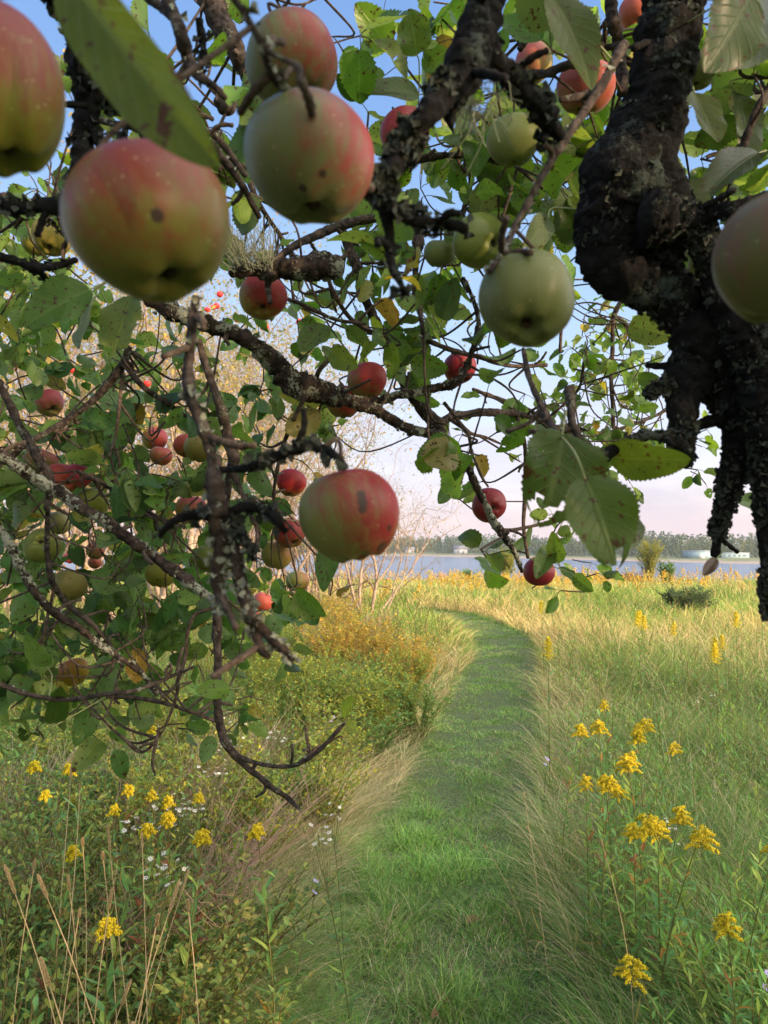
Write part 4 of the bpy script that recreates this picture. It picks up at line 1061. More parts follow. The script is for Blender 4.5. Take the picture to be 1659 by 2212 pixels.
# traced boughs: (points (x, y, radius) , depth start, depth end, kind)
# kinds: d dark rough, l lichen crusted, b bark, t twig
BR = [
 ('d', .72, .78, [(1452,-60,60),(1447,60,62),(1428,180,60),(1398,290,68),(1350,400,82),(1328,490,74),(1322,560,62),(1395,610,54),(1485,660,58),(1530,740,70),(1580,820,68),(1612,900,54),(1600,965,36),(1572,1060,22),(1556,1130,14),(1545,1202,9)]),
 ('d', .70, .74, [(1400,470,56),(1480,480,34),(1540,560,32),(1590,680,38),(1645,800,50),(1658,920,38),(1654,1050,22),(1656,1200,14),(1657,1335,5)]),
 ('d', .735, .735, [(1405,340,40),(1425,420,50),(1438,490,50),(1448,560,28)]),
 ('d', .58, .62, [(100,-20,14),(150,60,16),(165,150,16),(215,200,12),(250,240,10)]),
 ('b', .75, .8, [(190,160,8),(250,150,9),(330,190,9),(400,260,8),(470,300,9),(530,380,9)]),
 ('d', .66, .7, [(230,230,10),(300,250,12),(370,330,12),(400,400,10)]),
 ('b', .7, .8, [(380,180,10),(400,260,11),(470,330,12),(520,395,10),(560,470,7)]),
 ('d', .68, .68, [(300,225,10),(275,270,9),(262,340,9),(280,400,6)]),
 ('t', .8, .8, [(190,320,6),(240,330,5),(300,322,5),(360,345,4)]),
 ('d', .70, .66, [(1470,480,26),(1530,462,24),(1590,452,22),(1680,425,22)]),
 ('d', .76, .74, [(1530,740,50),(1485,830,40),(1472,910,26),(1478,960,20),(1482,1005,14)]),
 ('d', .76, .74, [(1500,770,40),(1462,815,26),(1430,838,14),(1400,852,5)]),
 ('d', .74, .74, [(1340,520,60),(1300,570,36),(1262,606,7)]),
 ('d', .72, .66, [(1475,965,16),(1440,945,13),(1385,940,13),(1335,962,13),(1303,990,14),(1292,1025,8)]),
 ('b', .66, .68, [(1305,985,12),(1262,958,11),(1238,920,11),(1234,875,12),(1230,836,14)]),
 ('d', .76, .76, [(1560,905,18),(1510,918,14),(1475,935,12)]),
 ('d', .50, .45, [(1065,-60,40),(1040,40,38),(1018,120,42),(985,180,34),(925,240,28),(880,300,24),(850,365,20),(812,412,20)]),
 ('d', .45, .46, [(800,400,15),(835,450,18),(900,475,16),(960,486,15),(1010,494,13)]),
 ('d', .45, .46, [(828,440,16),(840,510,14),(846,575,12),(862,605,9),(876,636,8)]),
 ('d', .50, .56, [(1040,110,34),(1100,165,28),(1150,215,26),(1188,262,24),(1215,300,12)]),
 ('d', .55, .55, [(1190,260,22),(1180,285,14),(1172,305,10)]),
 ('d', .48, .48, [(985,190,14),(976,235,11),(974,272,9)]),
 ('b', .62, .50, [(1350,95,15),(1290,200,12),(1222,300,12),(1160,400,10),(1112,490,10),(1092,535,9),(1058,585,6)]),
 ('b', .60, .60, [(1300,185,12),(1260,205,12),(1210,215,8)]),
 ('b', .33, .40, [(485,-30,8),(560,80,11),(590,165,13),(650,222,13),(700,290,13),(752,370,13),(800,410,15)]),
 ('b', .34, .34, [(575,110,7),(612,128,8),(645,145,9),(650,175,8),(657,195,6)]),
 ('b', .95, 1.0, [(440,-60,34),(465,30,34),(500,90,28),(540,170,24),(575,260,20),(600,340,16)]),
 ('b', .95, .9, [(545,170,8),(510,215,8),(490,235,18),(470,215,12)]),
 ('d', .62, .62, [(160,30,14),(175,140,24),(180,250,26),(172,350,26),(160,430,26),(60,450,18),(-30,440,18)]),
 ('d', .60, .62, [(175,90,12),(215,170,14),(205,260,16),(230,360,14),(250,440,10)]),
 ('d', .62, .62, [(200,210,12),(260,215,18),(320,235,18),(345,290,20),(300,330,18),(290,400,12)]),
 ('b', .70, .70, [(200,212,8),(280,214,9),(350,216,8)]),
 ('l', .72, .70, [(210,262,7),(280,272,10),(345,300,10),(390,330,8)]),
 ('b', .55, .55, [(355,-20,14),(388,70,16),(404,120,16),(425,160,14),(462,185,9),(488,212,7)]),
 ('b', .58, .55, [(300,-20,12),(345,12,13),(395,60,10)]),
 ('b', .60, .62, [(520,-10,7),(620,-5,5),(610,20,5)]),
 ('d', .60, .60, [(430,40,10),(440,120,9),(425,170,9)]),
 ('l', .95, 1.02, [(-40,440,26),(60,448,26),(110,462,22),(150,500,20),(240,570,22),(330,640,24),(420,690,22),(470,708,20)]),
 ('l', 1.02, 1.15, [(440,700,18),(480,710,18),(545,745,22),(600,795,27),(650,835,34),(705,852,30),(745,862,22)]),
 ('l', 1.15, 1.30, [(700,850,20),(760,868,17),(820,892,15),(880,925,13),(940,940,15),(970,962,12),(1010,1010,9),(1045,1085,9),(1075,1140,10),(1105,1180,8),(1128,1235,5)]),
 ('l', 1.16, 1.3, [(735,862,12),(800,865,11),(870,853,12),(930,840,12),(985,825,11),(1008,790,8),(1025,735,7),(1035,690,7),(1020,640,6),(1000,600,6)]),
 ('b', 1.3, 1.35, [(728,470,10),(745,520,13),(770,580,14),(790,650,13),(825,720,13),(862,800,14),(900,870,16),(940,915,20),(955,935,14)]),
 ('b', 1.35, 1.6, [(945,915,12),(990,897,11),(1050,892,11),(1100,893,10),(1160,905,7),(1200,935,5),(1260,975,4)]),
 ('l', 1.0, 1.02, [(500,590,14),(545,578,22),(600,580,26),(655,585,30),(700,582,34),(728,580,22)]),
 ('b', 1.0, 1.2, [(585,565,9),(640,530,11),(700,500,12),(760,480,12),(830,470,9),(880,462,6)]),
 ('b', .52, .50, [(425,640,12),(412,720,14),(405,800,15),(412,860,16),(440,930,16),(460,985,17),(464,1050,22),(468,1110,30)]),
 ('l', .50, .50, [(470,1100,28),(474,1170,20),(468,1240,16),(474,1300,12),(478,1322,6)]),
 ('l', .50, .48, [(478,1120,22),(500,1180,18),(522,1260,17),(540,1320,15),(548,1360,12),(562,1400,11),(580,1418,8)]),
 ('l', .48, .48, [(545,1330,12),(580,1372,13),(605,1395,12),(634,1428,6)]),
 ('d', .50, .46, [(465,1012,12),(510,1012,11),(560,1000,12),(610,980,13),(660,968,14),(700,970,12),(725,985,10),(738,1005,6)]),
 ('d', .50, .50, [(470,1105,18),(420,1112,12),(375,1125,10),(345,1160,5)]),
 ('d', .50, .48, [(480,1108,18),(530,1095,14),(570,1100,12),(600,1125,12),(618,1150,6)]),
 ('d', .50, .49, [(485,1120,16),(520,1150,14),(540,1190,9),(546,1210,5)]),
 ('b', 1.0, 1.05, [(430,735,9),(445,790,10),(470,860,11),(490,930,14),(503,985,18),(500,1010,12),(520,1060,7),(545,1120,6),(560,1150,6),(545,1200,5)]),
 ('b', 1.05, 1.10, [(500,1000,10),(488,1080,10),(476,1180,10),(468,1280,11),(470,1400,11),(468,1500,11),(476,1570,11),(490,1610,12),(530,1655,9),(580,1695,8),(618,1722,7),(648,1748,4)]),
 ('b', 1.10, 1.00, [(488,1608,10),(515,1635,7),(570,1652,6),(625,1655,6),(670,1636,6),(705,1605,6),(745,1562,4)]),
 ('t', 1.02, 1.00, [(700,1610,4),(735,1590,2.5),(738,1600,2)]),
 ('b', 1.06, 1.06, [(629,1650,4),(632,1625,4),(630,1608,5)]),
 ('b', 1.10, 1.10, [(492,1620,7),(478,1600,6),(473,1575,4)]),
 ('b', 1.10, 1.12, [(575,1690,5),(570,1710,5),(552,1722,3)]),
 ('l', .90, .98, [(-30,965,15),(50,1015,16),(120,1060,16),(200,1108,15),(280,1165,15),(350,1215,14),(420,1268,13),(468,1300,10)]),
 ('b', 1.0, 1.0, [(-20,800,10),(20,870,11),(60,950,12),(90,1000,13),(112,1045,9),(100,1100,7)]),
 ('b', 1.0, 1.1, [(105,1060,7),(102,1130,7),(102,1200,8),(112,1255,9),(145,1305,8),(200,1350,7),(240,1400,6),(265,1440,5)]),
 ('l', .98, 1.05, [(-20,1120,10),(30,1190,11),(60,1255,11),(105,1312,11),(160,1350,10),(220,1395,8),(300,1450,7),(340,1500,6)]),
 ('b', 1.1, 1.15, [(278,750,9),(268,785,11),(230,835,10),(185,880,9),(130,918,8),(60,960,8),(10,1000,7)]),
 ('b', 1.1, 1.15, [(268,785,8),(310,835,8),(360,870,8),(395,897,7),(440,920,5)]),
 ('t', 1.12, 1.1, [(265,800,5),(258,870,5),(250,940,4),(235,985,3)]),
 ('b', 1.2, 1.2, [(168,1018,6),(230,1048,7),(290,1085,7),(345,1120,6),(400,1140,5)]),
 ('b', .95, 1.0, [(-20,1470,6),(60,1500,7),(150,1510,7),(230,1500,6),(300,1490,6),(370,1460,5),(420,1440,4)]),
 ('b', 1.1, 1.2, [(230,1505,5),(290,1508,6),(350,1518,6),(420,1540,5),(470,1560,4)]),
 ('t', 1.1, 1.1, [(470,1310,5),(420,1330,5),(405,1370,5),(400,1420,5),(385,1470,6),(382,1500,5),(350,1580,4),(305,1625,4),(262,1590,5)]),
 ('t', 1.1, 1.1, [(345,1575,5),(330,1640,4),(335,1675,3)]),
 ('t', 1.1, 1.1, [(470,1480,5),(440,1505,4),(410,1530,4)]),
 ('d', .85, .9, [(-30,545,11),(40,565,10),(80,578,11),(120,575,9),(165,562,8)]),
 ('d', .88, .9, [(78,575,9),(100,605,9),(125,630,9),(152,658,6)]),
 ('t', 1.8, 1.9, [(1345,640,7),(1325,690,7),(1322,760,6),(1320,830,6),(1325,900,5),(1328,950,4)]),
 ('t', 1.8, 1.8, [(1322,680,6),(1350,700,6),(1365,720,4)]),
 ('t', 1.7, 1.8, [(1262,780,5),(1250,840,4),(1200,890,4),(1170,910,3)]),
 ('b', .80, .62, [(1130,755,7),(1145,820,8),(1165,870,9),(1182,900,12),(1205,935,7)]),
 ('t', .66, .66, [(1165,870,6),(1180,900,5),(1160,915,4)]),
 ('t', 1.5, 1.5, [(1105,870,6),(1128,935,6),(1135,1000,6),(1133,1080,6),(1132,1150,5),(1140,1205,5)]),
 ('t', 1.4, 1.5, [(1075,1145,6),(1120,1142,5),(1190,1125,4),(1255,1105,3)]),
 ('b', .95, .95, [(905,500,12),(904,525,17),(900,550,10),(897,600,8),(902,650,8),(912,705,6),(915,740,4)]),
 ('b', 1.0, 1.1, [(838,380,9),(890,350,9),(950,338,9),(1010,330,8),(1050,300,7),(1075,260,6),(1085,240,4)]),
 ('l', 1.05, 1.0, [(1010,330,8),(1040,338,10),(1085,350,10),(1125,352,9)]),
 ('b', .95, 1.0, [(1120,110,9),(1155,60,9),(1190,10,8),(1215,-40,8)]),
 ('b', .9, .8, [(1125,160,11),(1170,158,12),(1220,145,11),(1290,110,9),(1345,95,9)]),
 ('b', .95, .95, [(1313,-40,17),(1325,40,17),(1340,110,15),(1345,200,14)]),
 ('b', .85, .85, [(1680,165,11),(1632,245,10),(1600,330,9),(1575,400,8)]),
 ('t', 1.2, 1.2, [(1018,190,6),(1010,300,7),(1015,400,6),(995,480,5),(990,520,4)]),
 ('t', 1.3, 1.5, [(925,735,7),(990,760,7),(1060,778,7),(1110,790,6),(1180,788,5)]),
 ('t', 1.1, 1.2, [(700,575,6),(725,640,6),(760,690,6),(810,725,5),(850,748,4)]),
 ('t', 1.1, 1.1, [(640,652,6),(600,640,6),(570,645,8),(555,640,5)]),
 ('t', 1.1, 1.1, [(640,652,6),(680,672,6),(725,690,5),(790,700,4)]),
 ('b', 1.0, 1.0, [(585,590,14),(578,620,9),(585,655,7)]),
 ('t', 1.1, 1.2, [(660,855,7),(640,895,6),(612,960,6),(600,1010,5),(592,1080,5),(610,1120,4)]),
 ('t', 1.12, 1.1, [(680,830,6),(690,800,7),(715,770,6),(722,745,4)]),
 ('t', 1.1, 1.0, [(745,848,5),(770,835,4),(800,820,3)]),
 ('t', 1.3, 1.35, [(960,870,5),(1010,930,5),(1050,945,4),(1085,960,3)]),
 ('t', 1.3, 1.35, [(970,905,6),(1010,935,5),(1020,980,4),(1040,1030,4),(1055,1052,3)]),
 ('t', .9, .9, [(560,-20,5),(640,10,3),(700,-10,3)]),
 ('t', 1.4, 1.3, [(600,450,6),(560,430,7),(530,440,5)]),
 ('t', 1.4, 1.5, [(500,330,9),(530,370,10),(560,440,7),(600,500,6),(640,560,5)]),
 ('t', 2.0, 2.2, [(1020,840,5),(1080,862,6),(1150,890,6),(1230,940,5),(1300,975,4)]),
 ('t', 2.0, 2.1, [(1150,930,5),(1230,920,5),(1300,935,4),(1400,905,4),(1450,880,3)]),
 ('t', 2.0, 2.0, [(1190,-30,6),(1235,30,6),(1290,60,5),(1300,140,4)]),
 ('t', 1.3, 1.3, [(1060,400,5),(1120,430,5),(1190,440,5),(1240,470,4)]),
 ('t', 1.6, 1.6, [(1200,560,5),(1225,600,6),(1215,680,5),(1210,760,4)]),
]
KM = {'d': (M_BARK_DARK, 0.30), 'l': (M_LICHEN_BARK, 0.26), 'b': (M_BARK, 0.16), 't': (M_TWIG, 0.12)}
branches = []
M_MOSS = plain('dark_moss', (0.028, 0.034, 0.026), 0.95, 0.7, 60)
SAMP, SID, SD_ = [], [], []
def bough(kind, d0, d1, pts, seed, lichen_n=0):
    pts = np.array(pts, float); n = len(pts)
    dl = np.linspace(d0, d1, n)
    rg = np.random.RandomState(seed)
    dl = dl + rg.normal(0, 0.008, n) * dl
    W_ = np.array([P(x, y, d) for (x, y, r), d in zip(pts, dl)])
    rad = pts[:, 2] * dl / F * (1.0 if pts[:, 2].max() > 38 else 0.80)
    ln = np.linalg.norm(np.diff(pts[:, :2], axis=0), axis=1).sum()
    nn = int(max(14, ln / 4))
    C4 = catmull(np.c_[W_, rad], nn)
    C, r = C4[:, :3], np.abs(C4[:, 3])
    # small kinks, growth rings and knobs, as old apple wood has
    s = np.linspace(0, 1, len(C)) * ln
    wob = np.stack([vnoise(s / 36 + 31 * k, s * 0 + seed, 5 + k) - 0.5 for k in range(3)], -1)
    C = C + wob * (r * (0.2 if pts[:, 2].max() > 38 else 0.45))[:, None]
    r = r * (0.88 + 0.20 * vnoise(s / 9, s * 0, seed) + 0.9 * np.clip(vnoise(s / 22, s * 0, seed + 40) - 0.72, 0, 1)) if pts[:, 2].max() < 38 else r * (0.95 + 0.10 * vnoise(s / 14, s * 0, seed))
    big = pts[:, 2].max()
    sides = 26 if big > 40 else 18 if big > 16 else 12 if big > 9 else 8
    mat, rough = KM[kind]
    if big > 38: sides, rough = 44, 0.13
    V, Fs = tube(C, r, sides, rough, seed)
    # finer crust on rough boughs
    if kind in 'dl':
        c = np.repeat(np.arange(len(C)), sides); V2 = V[:len(c)]
        nrm_ = norm(V2 - C[c]); f_ = vnoise(V2[:, 0] * 300 + V2[:, 1] * 90, V2[:, 2] * 300, seed); g_ = 1 - np.abs(2 * vnoise(V2[:, 0] * 95 + V2[:, 1] * 60, V2[:, 2] * 60, seed + 9) - 1)
        V[:len(c)] = V2 + nrm_ * ((f_ - 0.45) * np.minimum(r[c] * 0.25, 0.005) + (g_ - 0.5) * np.minimum(r[c] * 0.35, 0.008))[:, None]
    V = V - T0
    o = obj('branch', make_mesh('branch', V, Fs, mat), tree)
    k = len(branches); branches.append(o)
    SAMP.append(C); SID.append(np.full(len(C), k)); SD_.append(r)
    # lichen rosettes
    amount = {'l': 0.7, 'd': 0.30, 'b': 0.12, 't': 0.0}[kind]
    area = ln * big
    nf = int(min(1200, area * 0.03 * amount))
    mossy = kind == 'd'
    if mossy: nf = int(min(2600, area * (0.07 if big > 38 else 0.022)))
    if nf > 8:
        i_ = rg.randint(0, len(C), nf); keep = vnoise(i_ * 0.09 + seed, i_ * 0, seed + 3) > 0.42
        i_ = i_[keep]; nf = len(i_)
        if nf < 1: return
        T = np.gradient(C, axis=0); T = norm(T)[i_]
        rv = norm(rg.normal(0, 1, (nf, 3)) + np.array([0, 0, 0.35])); rv = norm(rv - T * (rv * T).sum(1, keepdims=True))
        p = C[i_] + rv * (r[i_] * 0.96)[:, None]
        dd = norm(rg.normal(0, 1, (nf, 3)) + rv * 0.7)
        sz = rg.uniform(0.0025, 0.0060, nf) * (1.3 if mossy else 1)
        V, Fs, A = leaf_batch(p, dd, rv + rg.normal(0, .4, (nf, 3)), sz, sz * 1.1, np.tile([[.4, .4, .3]], (nf, 1)), S=4, cols=3, fold=0.8, curl=1.6, taper=(0.35, 0.35), rng=rg)
        a = Acc(); a.add(V - T0, Fs); lo = a.build('lichen', M_MOSS if mossy else M_LICHEN, o)
    # short blunt spurs
    if kind != 't' or rg.rand() < 0.6:
        for q in range(int(ln / 130 * (1.3 if kind in 'bt' else 0.7))):
            i0 = rg.randint(1, len(C) - 1); Tq = norm(C[min(i0 + 1, len(C) - 1)] - C[i0 - 1]); sdv = norm(np.cross(Tq, rg.normal(0, 1, 3)))
            L_ = rg.uniform(0.012, 0.035); e = C[i0] + sdv * (r[i0] + L_) + Tq * L_ * 0.5
            SP = catmull([C[i0] + sdv * r[i0] * 0.5, (C[i0] + e) / 2 + sdv * r[i0] * .5 + rg.normal(0, .002, 3), e], 6)
            V, Fs = tube(SP, np.array([1.0, 1.15, 0.85, 1.2, 0.9, 1.1, 0.8, 1][:len(SP)]) * min(0.0022 + r[i0] * 0.08, 0.004), 6, 0.2, q)
            obj('spur', make_mesh('spur', V - T0, Fs, M_TWIG if kind != 'd' else M_BARK_DARK), o) if q < 3 else None
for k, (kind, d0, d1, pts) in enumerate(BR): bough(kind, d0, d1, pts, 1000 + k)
# the trunk itself stands just outside the frame on the right and carries the big bough
tp_ = [np.array([1.30, 0.25, gz(1.3, .25) - 0.05]), np.array([1.28, 0.28, 0.8]), np.array([1.22, 0.35, 1.7]), np.array([1.02, 0.45, 2.45]), P(1500, -330, .78), P(1462, -180, .74), P(1452, -50, .72)]
C = catmull(tp_, 60); rr = np.interp(np.linspace(0, 1, len(C)), [0, .1, .5, .8, 1], [0.16, 0.12, 0.09, 0.05, 0.030])
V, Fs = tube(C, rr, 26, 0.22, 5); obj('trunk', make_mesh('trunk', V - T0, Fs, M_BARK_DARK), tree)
SAMP = np.vstack(SAMP); SID = np.concatenate(SID); SRAD = np.concatenate(SD_)
SX, SY, SDP = proj(SAMP)

# ------------------------------------------------------------------ leaves of the apple tree
DENS = """
000011450130 646585229
"""
ROWS = [
 "001111400136455852299",
 "000111300126747585278",
 "011101410036656574154",
 "011111620023777751657",
 "121011400146777751678",
 "550002300146767740566",
 "750001631265447520232",
 "861001422476533232110",
 "866332436676312465100",
 "754545636556323654100",
 "667665644324335675110",
 "778876525212445666330",
 "778876532101323442120",
 "778764440000210000002",
 "677776540000024000000",
 "777776552000012300000",
 "877777541000000000000",
 "888765320000000000000",
 "887654210000000000000",
 "332333200000000000000",
]
LG = np.array([(0.10, 0.19, 0.035), (0.13, 0.23, 0.04), (0.08, 0.155, 0.035), (0.18, 0.27, 0.05), (0.12, 0.20, 0.06), (0.20, 0.26, 0.04)]) * np.array([0.88, 1.0, 0.72])
LD = np.array([(0.075, 0.17, 0.045), (0.10, 0.20, 0.05), (0.06, 0.14, 0.045), (0.13, 0.24, 0.055), (0.17, 0.26, 0.06)])
rg = np.random.RandomState(4242)
pend = {}
def apple_blocks(x, y, d, m=6):
    for (ax, ay, ar, ad) in APX:
        if (x - ax) ** 2 + (y - ay) ** 2 < (ar + m) ** 2 and d < ad + 0.15: return True
    return False
def cluster(cx, cy, d, nl, size, pal):
    p0 = P(cx, cy, d)
    # nearest bough point gives the twig its root
    dist = np.linalg.norm(SAMP - p0, axis=1); i0 = int(np.argmin(dist)); near_ = np.nonzero(dist < dist[i0] + 0.05)[0]; i0 = int(near_[rg.randint(len(near_))]); bid = SID[i0]
    axis = norm(p0 - SAMP[i0]) if dist[i0] < 0.26 else norm(rg.normal(0, 1, 3))
    # leaves round the spur on short petioles
    dirs = norm(axis * 0.6 + rg.normal(0, 0.75, (nl, 3)) + np.array([0, 0, -0.12]))
    pet = rg.uniform(0.012, 0.030, nl); base = p0 + dirs * pet[:, None]
    ex, ey, ed = proj(base + dirs * size * 0.5)
    fx, fy, fd = proj(base + dirs * size * 0.95); gx, gy, gd = proj(base)
    ok = np.array([not (apple_blocks(a, b_, c, 12) or apple_blocks(a1, b1, c, 4) or apple_blocks(a2, b2, c, 4)) for a, b_, c, a1, b1, a2, b2 in zip(ex, ey, ed, fx, fy, gx, gy)])
    if ok.sum() < min(2, nl): return 0
    dirs, pet, base = dirs[ok], pet[ok], base[ok]; nl = len(base)
    A = pend.setdefault(bid, (Acc(), Acc()))
    q0 = SAMP[i0]
    if dist[i0] < 0.26:
        mid_ = (q0 + p0) / 2 + rg.normal(0, 0.018, 3) + np.array([0, 0, -0.02])
        C = catmull([q0, mid_, p0], 10); V, Fs = tube(C, np.linspace(0.0021, 0.0013, len(C)) * (0.8 + 0.5 * rg.rand()), 5, 0.2, i0 % 97, caps=False)
        A[1].add(V - T0, Fs)
    else:
        q1 = p0 - axis * 0.06
        V, Fs = tube(np.array([q1, (q1 + p0) / 2 + rg.normal(0, .004, 3), p0]), [0.0016, 0.0018, 0.0016], 5, 0, 0); A[1].add(V - T0, Fs)
    ld = norm(dirs + np.array([0, 0, -0.35]) * rg.rand(nl, 1) + rg.normal(0, 0.15, (nl, 3)))
    nr = np.array([0, -0.35, 0.55]) * np.sign(rg.rand(nl, 1) - 0.25) + rg.normal(0, 0.6, (nl, 3))
    Ln = size * rg.uniform(0.6, 1.15, nl); Wd = Ln * rg.uniform(0.52, 0.72, nl)
    tn = pick(pal, nl, rg, 0.2)
    dk = rg.rand(nl) < 0.2; tn[dk] *= 0.5
    yel = rg.rand(nl) < 0.05; tn[yel] = pick(np.array([(0.34, 0.30, 0.05), (0.30, 0.20, 0.05)]), yel.sum(), rg)
    V, Fs, At = leaf_batch(base, ld, nr, Ln, Wd, tn, S=25 if d < 1.35 else 13, cols=5, tooth=0.06, fold=0.42, curl=1.4, taper=(0.52, 0.72), rng=rg, hole=0.004)
    A[0].add(V - T0, Fs, At)
    for q in range(nl):
        C = np.array([p0, (p0 + base[q]) / 2 + (0, 0, 0.002), base[q]])
        V, Fs = tube(C, 0.0007, 3, caps=False); A[1].add(V - T0, Fs)
    V4 = (Ln * Wd * 0.62 * 0.55 * (F / d) ** 2).sum()
    return V4
def zone_depth(x, y):
    if x > 1150 and y > 560: return rg.uniform(1.6, 2.5), 0.050
    if y < 600 and x > 720: return rg.uniform(0.85, 1.45), 0.070
    if x < 720 and y > 430: return rg.uniform(1.1, 1.95), 0.060
    if y < 450: return rg.uniform(0.8, 1.2), 0.066
    return rg.uniform(1.0, 1.7), 0.066
